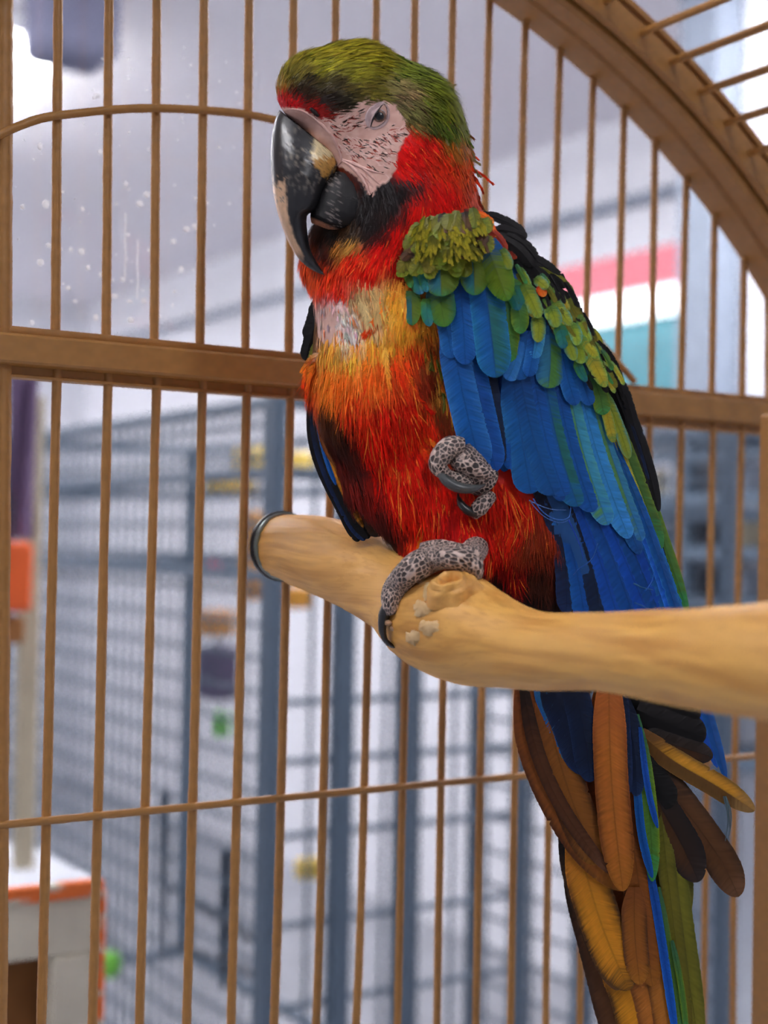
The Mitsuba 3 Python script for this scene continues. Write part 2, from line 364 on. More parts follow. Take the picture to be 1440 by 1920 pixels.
toy('toy_block', 'squat orange toy block just under the metal end of the perch', 'toy', 556, 1120, 2.25, 50, 40, 'm_orange', 0.04)
toy('toy_block', 'square mustard toy block low in the slate cage under the pink bead', 'toy', 402, 1168, 2.30, 62, 48, 'm_orange', 0.04)
toy('toy_bead', 'pink toy bead hanging in the slate cage between the bars', 'toy', 402, 1070, 2.30, 24, 38, 'm_pink', ball=True)
toy('toy_bead', 'small lime green bead beside the slate corner post', 'toy', 493, 1236, 2.20, 13, 34, 'm_lime', ball=True)
toy('toy_bead', 'small pink bead beside the slate corner post above the lime one', 'toy', 493, 1198, 2.20, 13, 18, 'm_pink', ball=True)
toy('toy_block', 'dull purple toy block below the mustard one in the slate cage', 'toy', 408, 1260, 2.32, 60, 100, 'm_purple', 0.05)
toy('toy_block', 'yellow toy block hanging between the two door posts low in the slate cage', 'toy', 580, 1628, 2.15, 46, 36, 'm_yellow', 0.03)
toy('toy_bead', 'bright green bead resting low beside the cream nest box', 'toy', 206, 1808, 2.4, 42, 52, 'm_lime', ball=True)
toy('toy_block', 'dull green toy block far left of the slate post below the cross wire', 'toy', 415, 1358, 2.4, 20, 46, 'm_lime', 0.03)
# perches and dark swings low in the slate cage
for i, (x0, y0, x1, y1, w, lab) in enumerate([(300, 1650, 470, 1760, 11, 'dark slanting perch low in the slate cage, upper of the two'), (330, 1770, 480, 1830, 12, 'dark slanting perch low in the slate cage, lower of the two')]):
    k = thing('dark_perch', lab, 'perch')
    v, f, _ = tube(np.linspace(P(x0, y0, 2.45), P(x1, y1, 2.2), 8), w * 2.3 / FPX / 1.6, 8); add(k + '__rod', (v, f), 'm_dark', smooth=50)
for i, (x, y0, y1, w, lab) in enumerate([(310, 1480, 1800, 13, 'thin dark upright rod inside the slate cage, left of its fellow'), (425, 1590, 1850, 22, 'thick dark upright rod inside the slate cage near the corner post')]):
    k = thing('dark_rod', lab, 'rod')
    v, f, _ = tube(np.linspace(P(x, y0, 2.35), P(x, y1, 2.35), 6), w * 2.35 / FPX / 2, 8); add(k + '__rod', (v, f), 'm_dark', smooth=50)
# cloth and toys at the left edge
HC = ('hanging_cloth', 'blurred dull purple cloth hanging at the left edge below the rail', 'cloth')
c = P(38, 830, 1.7); w = 50 * 1.7 / FPX
u = np.linspace(0, 1, 26); zz = np.linspace(P(38, 705, 1.7)[2], P(38, 1010, 1.7)[2], 20)
frontc = np.array([[[c[0] - w / 2 + w * a, c[1] - 0.006 * math.sin(a * 9 + b * 0.15) - 0.012, z] for a in u] for b, z in enumerate(zz)])
back = frontc + np.array([0, 0.012, 0])
def sheet(g):
    n, m = g.shape[:2]; i, j = np.meshgrid(np.arange(n - 1), np.arange(m - 1), indexing='ij')
    q = np.stack([i * m + j, i * m + j + 1, (i + 1) * m + j + 1, (i + 1) * m + j], -1).reshape(-1, 4); return g.reshape(-1, 3), np.vstack([q[:, [0, 1, 2]], q[:, [0, 2, 3]]])
add(HC[0], join([sheet(frontc), sheet(back)]), 'm_purple', smooth=True, label=HC[1], category=HC[2])
toy('toy_bag', 'orange red bag hanging at the left edge under the purple cloth', 'bag', 20, 1080, 1.65, 58, 130, 'm_orangered', 0.05)
toy('toy_bag', 'small dull orange bag at the left edge below the larger orange red one', 'bag', 12, 1180, 1.65, 50, 50, 'm_brown', 0.04)
GP = ('blurred beige grey post at the lower left edge above the nest box', 'post')
a, b = P(45, 740, 1.75), P(48, 1640, 1.75); add('grey_post', bx(b[0] - 0.011, b[0] + 0.011, b[1], b[1] + 0.02, b[2], a[2]), 'm_beige', label=GP[0], category=GP[1])
GP = ('pale lavender ledge behind the nest box at the lower left', 'ledge')
a, b = P(-30, 1638, 1.7), P(185, 1660, 1.7); add('ledge', bx(a[0], b[0], a[1] - 0.01, a[1] + 0.18, b[2] - 0.012, b[2] + 0.006), 'm_paleblue', label=GP[0], category=GP[1])
# nest box at the lower left corner
nb = thing('nest_box', 'cream painted wooden nest box with worn orange edges at the lower left corner', 'nest box')
ZB = 1.12
a, b = P(-260, 1700, ZB), P(188, 1668, ZB); yb = b[1]; top = b[2]; x0, x1 = a[0], b[0]
bot = P(188, 2150, ZB)[2]; fw = 0.036; th = 0.046
scene['m_orange_edge'] = {'type': 'twosided', 'bsdf': {'type': 'principled', 'roughness': 0.6, 'specular': 0.3, 'base_color': proc(lambda p, n, uv: mix(lin(212, 104, 44).tolist(), lin(196, 190, 172).tolist(), smoothstep(0.5, 0.62, mfbm(p.x * 55, p.y * 60, p.z * 120, octaves=4))))}}
add(nb + '__front_frame', bx(x0, x1, yb, yb + 0.018, top - th, top), 'm_cream')
add(nb + '__front_frame', bx(x1 - fw, x1, yb, yb + 0.018, bot, top - th), 'm_cream')
add(nb + '__top_edge', bx(x0, x1 + 0.002, yb - 0.003, yb + 0.006, top - 0.004, top + 0.008), 'm_orange_edge')
add(nb + '__lid', bx(x0, x1 + 0.002, yb + 0.006, yb + 0.05, top, top + 0.006), 'm_paleblue')
add(nb + '__side_panel', bx(x1 - 0.001, x1 + 0.005, yb - 0.001, yb + 0.05, bot, top), 'm_orange_edge')
add(nb + '__back_panel', bx(x0, x1 - 0.002, yb + 0.04, yb + 0.048, bot, top - 0.004), 'm_brown')
# lit display on the right wall
sh = thing('display_shelf', 'blurred display with red fascia over a bright white lit strip and a teal panel', 'display shelf')
XF = 2.70
yr, yl = hit_x(1286, 480, XF)[1], hit_x(760, 480, XF)[1]
def zx(px, py, x=XF): return float(hit_x(px, py, x)[2])
add(sh + '__fascia', bx(XF, XF + 0.02, yr, yl, zx(1282, 522), zx(1282, 451)), 'm_red')
add(sh + '__top_board', bx(XF + 0.02, XW - 0.004, yr, yl, zx(1282, 451) - 0.02, zx(1282, 451)), 'm_white')
zt_ = zx(1285, 522)
kk = sh + '__light_strip'
scene[kk] = {**mikit.ply(bx(XF + 0.015, XF + 0.075, yr - 0.03, yl, zx(1285, 575), zt_), 'm_white'), 'emitter': {'type': 'area', 'radiance': rgb((1.7, 1.75, 1.8))}}
add(sh + '__teal_panel', bx(XF + 0.08, XF + 0.09, yr + 0.01, yl, zx(1285, 735), zx(1285, 570)), 'm_teal')
add(sh + '__base_board', bx(XF + 0.02, XW - 0.004, yr, yl, zx(1285, 745) - 0.02, zx(1285, 745)), 'm_greypost')
add(sh + '__end_panel', bx(XF + 0.02, XW - 0.004, yr - 0.014, yr - 0.001, zx(1285, 745), zx(1282, 451)), 'm_white')
GP = ('long dark grey conduit running along the white wall above the lit display', 'conduit')
v, f, _ = tube(np.array([[XW - 0.03, hit_x(1300, 345, XW - .03)[1] - 0.4, zx(1290, 347, XW - .03)], [XW - 0.03, YB - 0.3, zx(1290, 347, XW - .03)]]), 0.016, 8); add('wall_conduit', (v, f), 'm_greypost', smooth=50, label=GP[0], category=GP[1])
# grey shelving with boxes under the display
ss = thing('shelf_unit', 'blurred slate grey shelf unit with goods to the right of the parrot wing', 'shelf unit')
XS = 2.2
ys0, ys1 = hit_x(1440, 900, XS)[1] - 0.05, hit_x(1100, 900, XS)[1]
for y in (ys0, (ys0 + ys1) / 2, ys1):
    add(ss + '__upright', bx(XS, XS + 0.035, y - 0.018, y + 0.018, 0.02, zx(1300, 800, XS)), 'm_slate')
for py in (822, 935, 1035, 1130, 1260, 1420):
    z = zx(1300, py, XS); add(ss + '__shelf', bx(XS + 0.004, XS + 0.28, ys0, ys1, z - 0.012, z + 0.012), 'm_slate')
goods = [(1215, 895, 40, 50, 'm_beige', 'small beige carton on the shelf unit beside the wing edge'), (1262, 900, 26, 60, 'm_paleblue', 'pale narrow carton on the upper shelf next to the beige one'), (1312, 905, 44, 46, 'm_dark', 'dark carton on the upper shelf right of the pale one'), (1365, 905, 50, 55, 'm_greypost', 'grey carton at the right end of the upper shelf'),
         (1225, 1005, 40, 44, 'm_greypost', 'grey carton on the second shelf beside the wing edge'), (1285, 1000, 36, 52, 'm_paleblue', 'pale carton on the second shelf'), (1318, 1005, 30, 46, 'm_dark', 'dark carton on the second shelf between pale ones'), (1365, 1000, 46, 52, 'm_beige', 'beige carton at the right of the second shelf'),
         (1240, 1100, 40, 44, 'm_yellow', 'yellowish carton on the third shelf near the perch'), (1316, 1100, 34, 46, 'm_dark', 'dark carton on the third shelf above the perch'), (1370, 1100, 50, 50, 'm_greypost', 'grey carton at the right of the third shelf')]
for px, py, w, h, m, lab in goods:
    c = hit_x(px, py, XS + 0.05); w_, h_ = w * 3.1 / FPX, h * 3.1 / FPX
    sz = max(z for z in [zx(1300, q, XS) + 0.012 for q in (935, 1035, 1130, 1260)] if z < c[2] + 0.02)
    kk = thing('carton', lab, 'carton', 'cartons on the shelf unit')
    add(kk + '__box', bx(c[0], c[0] + 0.12, c[1] - w_ / 2 * 1.3, c[1] + w_ / 2 * 1.3, sz, sz + h_), m)
    add(kk + '__lid', bx(c[0] - 0.002, c[0] + 0.122, c[1] - w_ / 2 * 1.3 - 0.002, c[1] + w_ / 2 * 1.3 + 0.002, sz + h_ - 0.006, sz + h_ + 0.001), m)
# dark box for an unclear dark shape under the ceiling at the upper left
k = thing('ceiling_box', 'dark blue grey box hanging under the ceiling at the upper left', 'speaker')
c = P(140, 40, 3.4); add(k + '__box', bx(c[0] - .09, c[0] + .09, c[1] - .06, c[1] + .1, c[2] - .09, c[2] + .09), 'm_dimgrey'); rod(k + '__bracket', (c[0], c[1], c[2] + .08), (c[0], c[1], CEIL), 0.02)
# ------------------------------------------------------------------ perch
XP = float(P(520, 1030, 0.745)[0])
top_e = np.array([(470, 960), (520, 966), (580, 967), (640, 976), (690, 994), (740, 1020), (790, 1045), (840, 1072), (880, 1082), (930, 1106), (975, 1130), (1020, 1148), (1080, 1150), (1150, 1149), (1220, 1146), (1290, 1143), (1370, 1137), (1440, 1130), (1560, 1118), (1700, 1100)], float)
bot_e = np.array([(470, 1062), (505, 1075), (560, 1100), (610, 1122), (660, 1146), (705, 1172), (735, 1200), (760, 1240), (810, 1265), (860, 1280), (930, 1287), (990, 1290), (1050, 1291), (1120, 1294), (1190, 1308), (1270, 1324), (1350, 1338), (1440, 1349), (1560, 1366), (1700, 1385)], float)
mid_e = (top_e + bot_e) / 2; half = np.linalg.norm(top_e - bot_e, axis=1) / 2
cen = hit_x(mid_e[:, 0], mid_e[:, 1], XP)
zc = (cen - CAM) @ FWD
rad = half * zc / FPX
cr = spline(np.c_[cen, rad], 260)
cr = cr[cr[:, 1] < YW - 0.004] if True else cr
v, f, uv = tube(cr[:, :3], cr[:, 3], 72)
nrm = trimesh.Trimesh(v, f, process=False).vertex_normals
disp = 0.0022 * (meshkit.fbm(v * np.array([60, 16, 60]), 4, 5) - 0.5) + 0.0008 * (meshkit.noise(v * np.array([420, 14, 420]), 8) - 0.5)
kp = P(846, 1098, 0.598)
dk = np.linalg.norm(v - kp, axis=1)
disp += 0.0028 * np.exp(-(dk / 0.017) ** 2)
v = v + nrm * disp[:, None]
WOOD_A, WOOD_B, WOOD_C, BARK = lin(220, 166, 84).tolist(), lin(180, 120, 50).tolist(), lin(208, 156, 88).tolist(), lin(196, 168, 130).tolist()
def wood(p, n, uv):
    wx, wz = p.x + 0.006 * mnoise(p.y * 26, p.x * 30, 3.0), p.z + 0.006 * mnoise(p.y * 22, p.z * 30, 9.0)
    g = mfbm(wx * 330, wz * 330, p.y * 16, octaves=3)
    c = mix(WOOD_A, WOOD_B, 0.75 * smoothstep(0.30, 0.75, g))
    c = mix(c, WOOD_C, 0.6 * smoothstep(0.4, 0.7, mfbm(p.x * 45, p.y * 20, p.z * 45)))
    return mix(c, WOOD_B, 0.22 * smoothstep(0.62, 0.75, mnoise(wx * 1100, wz * 1100, p.y * 18)))
scene['m_wood'] = {'type': 'twosided', 'bsdf': {'type': 'bumpmap', 'arbitrary': proc(lambda p, n, uv: mfbm(p.x * 700, p.z * 700, p.y * 40), eps=0.0004), 'scale': 0.0003, 'bsdf': {'type': 'principled', 'base_color': proc(wood), 'roughness': 0.5, 'specular': 0.4}}}
scene['m_bark'] = {'type': 'twosided', 'bsdf': {'type': 'principled', 'base_color': proc(lambda p, n, uv: mix(lin(216, 186, 140).tolist(), lin(186, 146, 94).tolist(), mfbm(p.x * 300, p.y * 300, p.z * 300))), 'roughness': 0.7, 'specular': 0.3}}
pk = thing('wooden_perch', 'smooth tan wooden branch perch with a knot and a metal washer at the bars', 'perch')
add(pk + '__branch', (v, f), 'm_wood', smooth=True)
from scipy.spatial import cKDTree
_pt = cKDTree(v)
def on_perch(px, py, out=0.0):
    """the point of the perch's near surface at a pixel"""
    d = ray(np.array(px, float), np.array(py, float)); z = np.linspace(0.42, 0.75, 500)
    pts = CAM + d * z[:, None]; dist, idx = _pt.query(pts)
    k = np.argmax(dist < 0.0016) if (dist < 0.0016).any() else np.argmin(dist)
    return PERCH_V[idx[k]] + PERCH_N[idx[k]] * out
PERCH_V, PERCH_N = v, np.array(trimesh.Trimesh(v, f, process=False).vertex_normals)
# knot: rings of callus round a cut twig
kc = on_perch(845, 1098); kn = PERCH_N[_pt.query(kc)[1]]
ku = np.cross(kn, [0, 0, 1.0]); ku /= np.linalg.norm(ku); kv = np.cross(kn, ku)
prof = [(0.0, 0.0002), (0.0016, 0.0004), (0.0026, 0.0009), (0.0034, 0.0022), (0.0046, 0.0034), (0.0058, 0.0030), (0.0064, 0.0018), (0.0074, 0.0020), (0.0088, 0.0010), (0.0104, -0.0016)]
aa = np.linspace(0, 2 * np.pi, 40, endpoint=False)
g = np.array([[kc + (r * (1 + 0.13 * math.sin(2 * a + 1) + 0.08 * math.sin(5 * a + r * 900))) * (math.cos(a) * ku + math.sin(a) * kv) + kn * (h * 1.7 + 0.0005 * math.sin(4 * a + r * 1200)) for a in aa] for r, h in prof])
n_, m_ = g.shape[:2]; i, j = np.meshgrid(np.arange(n_ - 1), np.arange(m_), indexing='ij')
q = np.stack([i * m_ + j, (i + 1) * m_ + j, (i + 1) * m_ + (j + 1) % m_, i * m_ + (j + 1) % m_], -1).reshape(-1, 4)
add(pk + '__knot', (g.reshape(-1, 3), q), 'm_wood', smooth=True, label='ringed knot of a cut twig')
# bare pale patches where bark was torn
for cx, cy, rx, ry, sd in [(805, 1105, 17, 19, 1), (788, 1140, 20, 17, 2), (800, 1176, 22, 16, 3), (770, 1196, 14, 15, 4)]:
    ring = []
    cpt = on_perch(cx, cy, 0.0011)
    for k in range(22):
        a = k / 22 * 2 * np.pi; rr = 1 + 0.14 * math.sin(3 * a + sd) + 0.08 * math.sin(5 * a + 2 * sd)
        ring.append((cx + rx * rr * math.cos(a), cy + ry * rr * math.sin(a)))
    inner = np.array([on_perch(cx + (x - cx) * .72, cy + (y - cy) * .72, 0.0010) for x, y in ring]); outer = np.array([on_perch(x, y, -0.0004) for x, y in ring])
    vv = np.vstack([[cpt], inner, outer]); k = np.arange(22); k2 = (k + 1) % 22
    ff = np.vstack([np.stack([k * 0, 1 + k2, 1 + k], 1), np.stack([1 + k, 1 + k2, 23 + k2], 1), np.stack([1 + k, 23 + k2, 23 + k], 1)])
    add(pk + '__bark_patch', (vv, ff), 'm_bark', smooth=True)
# washers and bolt end at the wall
cx_, cz_ = cr[0, 0], cr[0, 2]; r0 = cr[0, 3]
def ringm(r1, r2, y0, y1):
    a = np.linspace(0, 2 * np.pi, 49)[:-1]; pr_ = [(r1, y0), (r2 - .0008, y0), (r2, y0 - .0006), (r2, y1 + .0006), (r2 - .0008, y1), (r1, y1)]
    g = np.array([[(cx_ + r * math.cos(t), y, cz_ + r * math.sin(t)) for t in a] for r, y in pr_]); n_, m_ = g.shape[:2]
    i, j = np.meshgrid(np.arange(n_), np.arange(m_), indexing='ij'); q = np.stack([i * m_ + j, ((i + 1) % n_) * m_ + j, ((i + 1) % n_) * m_ + (j + 1) % m_, i * m_ + (j + 1) % m_], -1).reshape(-1, 4)
    return g.reshape(-1, 3), q
add(pk + '__washer', ringm(0.002, r0 * 1.14, YW - 0.0035, YW - 0.0065), 'm_black', smooth=30, label='black rubber washer')
add(pk + '__washer', ringm(0.002, r0 * 1.10, YW - 0.0068, YW - 0.0092), 'm_steel', smooth=30, label='dull steel washer')
# ------------------------------------------------------------------ the parrot
# modelled in its own units: x right, y down, d away from the viewer, about 0.23 mm each, the body's middle near d = 0
ZB_, UNIT = 0.640, 0.640 / FPX
def B(p):
    p = np.asarray(p, float); return P(p[..., 0], p[..., 1], ZB_ + p[..., 2] * UNIT)
def smin(a, b, k):
    h = np.clip(0.5 + 0.5 * (b - a) / k, 0, 1); return b * (1 - h) + a * h - k * h * (1 - h)
GH = 6.0
gx, gy, gd = np.arange(480, 1170, GH), np.arange(50, 1340, GH), np.arange(-210, 230, GH)
GX, GY, GD = np.meshgrid(gx, gy, gd, indexing='ij')
def capsule(a, b, ra, rb, fl=1.0):
    a, b = np.array(a, float), np.array(b, float)
    ab = (b - a) * [1, 1, 1 / fl]; L2 = (ab ** 2).sum() + 1e-9
    x, y, z = GX - a[0], GY - a[1], (GD - a[2]) / fl
    t = np.clip((x * ab[0] + y * ab[1] + z * ab[2]) / L2, 0, 1)
    return np.sqrt((x - t * ab[0]) ** 2 + (y - t * ab[1]) ** 2 + (z - t * ab[2]) ** 2) - (ra + (rb - ra) * t)
# (point, point, radius, radius, depth ratio, blend)
LIMBS = [((590, 168, -18), (665, 178, 0), 72, 94, 0.95, 0), ((665, 178, 0), (755, 225, 12), 94, 94, 0.95, 40), ((755, 225, 12), (772, 300, 18), 92, 98, 0.95, 40), ((640, 240, -8), (715, 290, -6), 62, 82, 0.95, 30),
         ((700, 340, -2), (690, 395, 0), 72, 66, 0.9, 30), ((705, 445, 24), (636, 494, 52), 92, 72, 0.85, 24), ((772, 300, 18), (770, 410, 20), 102, 112, 0.95, 50), ((770, 410, 20), (690, 505, 6), 108, 88, 0.95, 50), ((690, 500, 4), (655, 545, 0), 88, 62, 0.9, 30),
         ((690, 400, 6), (626, 442, 26), 56, 42, 0.9, 20), ((640, 590, -2), (648, 640, 0), 44, 46, 1.0, 26), ((770, 420, 20), (800, 560, 40), 108, 150, 0.85, 60), ((730, 610, 20), (720, 740, 20), 108, 112, 0.85, 50), ((720, 740, 20), (780, 900, 30), 112, 92, 0.85, 50),
         ((820, 560, 60), (900, 800, 60), 150, 150, 0.7, 60), ((900, 800, 60), (985, 1040, 50), 150, 105, 0.75, 60), ((985, 1040, 50), (1070, 1250, 45), 100, 48, 0.8, 50),
         ((820, 900, 10), (870, 1010, -40), 72, 50, 1.0, 40), ((930, 930, 10), (960, 1000, 10), 95, 80, 0.8, 40), ((740, 900, 40), (810, 1010, 20), 70, 66, 0.8, 40), ((640, 720, 60), (680, 900, 60), 58, 40, 0.8, 30)]
sdf = None
for a, b, ra, rb, fl, k in LIMBS:
    c = capsule(a, b, ra, rb, fl); sdf = c if sdf is None else smin(sdf, c, max(k, 1))
def surface_nets(s, org, h):
    ins = s < 0
    n = np.array(s.shape) - 1
    acc, cnt = np.zeros((*n, 3)), np.zeros(n)
    off = list(np.ndindex(2, 2, 2))
    sl = lambda o: tuple(slice(o[k], o[k] + n[k]) for k in range(3))
    for o in off:
        for k in range(3):
            if o[k] == 0:
                o2 = list(o); o2[k] = 1
                a, b = s[sl(o)], s[sl(o2)]
                cr_ = (a < 0) != (b < 0)
                t = np.where(cr_, a / np.where(cr_, a - b, 1), 0)
                for m in range(3):
                    acc[..., m] += np.where(cr_, o[m] + (t if m == k else 0), 0)
                cnt += cr_
    on = cnt > 0
    idx = -np.ones(n, int); idx[on] = np.arange(on.sum())
    cells = np.argwhere(on)
    v = (cells + acc[on] / cnt[on][:, None]) * h + org
    faces = []
    for k in range(3):
        o2 = [0, 0, 0]; o2[k] = 1
        full = tuple(slice(0, s.shape[m] - (m == k)) for m in range(3)); nxt = tuple(slice(o2[m], s.shape[m]) if m == k else slice(0, s.shape[m]) for m in range(3))
        cr_ = ins[full] != ins[nxt]
        e = np.argwhere(cr_); u, w = (k + 1) % 3, (k + 2) % 3
        e = e[(e[:, u] > 0) & (e[:, w] > 0) & (e[:, u] < n[u]) & (e[:, w] < n[w])]
        flip = ins[tuple(e.T)]
        q = []
        for du, dw in ((0, 0), (-1, 0), (-1, -1), (0, -1)):
            c = e.copy(); c[:, u] += du; c[:, w] += dw; q.append(idx[tuple(c.T)])
        q = np.stack(q, 1); q[~flip] = q[~flip][:, ::-1]; faces.append(q)
    return v, np.vstack(faces)
bv, bq = surface_nets(sdf, np.array([gx[0], gy[0], gd[0]]), GH)
bf = np.vstack([bq[:, [0, 1, 2]], bq[:, [0, 2, 3]]])
_m = trimesh.Trimesh(bv, bf, process=False)
if _m.volume < 0:
    bf = bf[:, ::-1]
_m = trimesh.Trimesh(bv, bf, process=False); trimesh.smoothing.filter_taubin(_m, iterations=6)
bv = np.array(_m.vertices); bn = np.array(_m.vertex_normals)
# depth of the body's near surface over (x, y)
first = np.argmax(sdf < 0, axis=2); hasb = (sdf < 0).any(axis=2)
f1 = np.clip(first, 1, None)
ii, jj = np.indices(first.shape)
s1, s0 = sdf[ii, jj, f1], sdf[ii, jj, f1 - 1]
HM = np.where(hasb, gd[f1 - 1] + GH * s0 / np.where(s0 - s1 == 0, 1, s0 - s1), np.nan)
from scipy.ndimage import distance_transform_edt, gaussian_filter, map_coordinates
_i = distance_transform_edt(np.isnan(HM), return_distances=False, return_indices=True)
HF = gaussian_filter(HM[tuple(_i)], 0.7)
def front(x, y):
    x, y = np.broadcast_arrays(np.asarray(x, float), np.asarray(y, float))
    r = map_coordinates(HF, [(x.ravel() - gx[0]) / GH, (y.ravel() - gy[0]) / GH], order=1, mode='nearest').reshape(x.shape)
    return r if r.ndim else float(r)

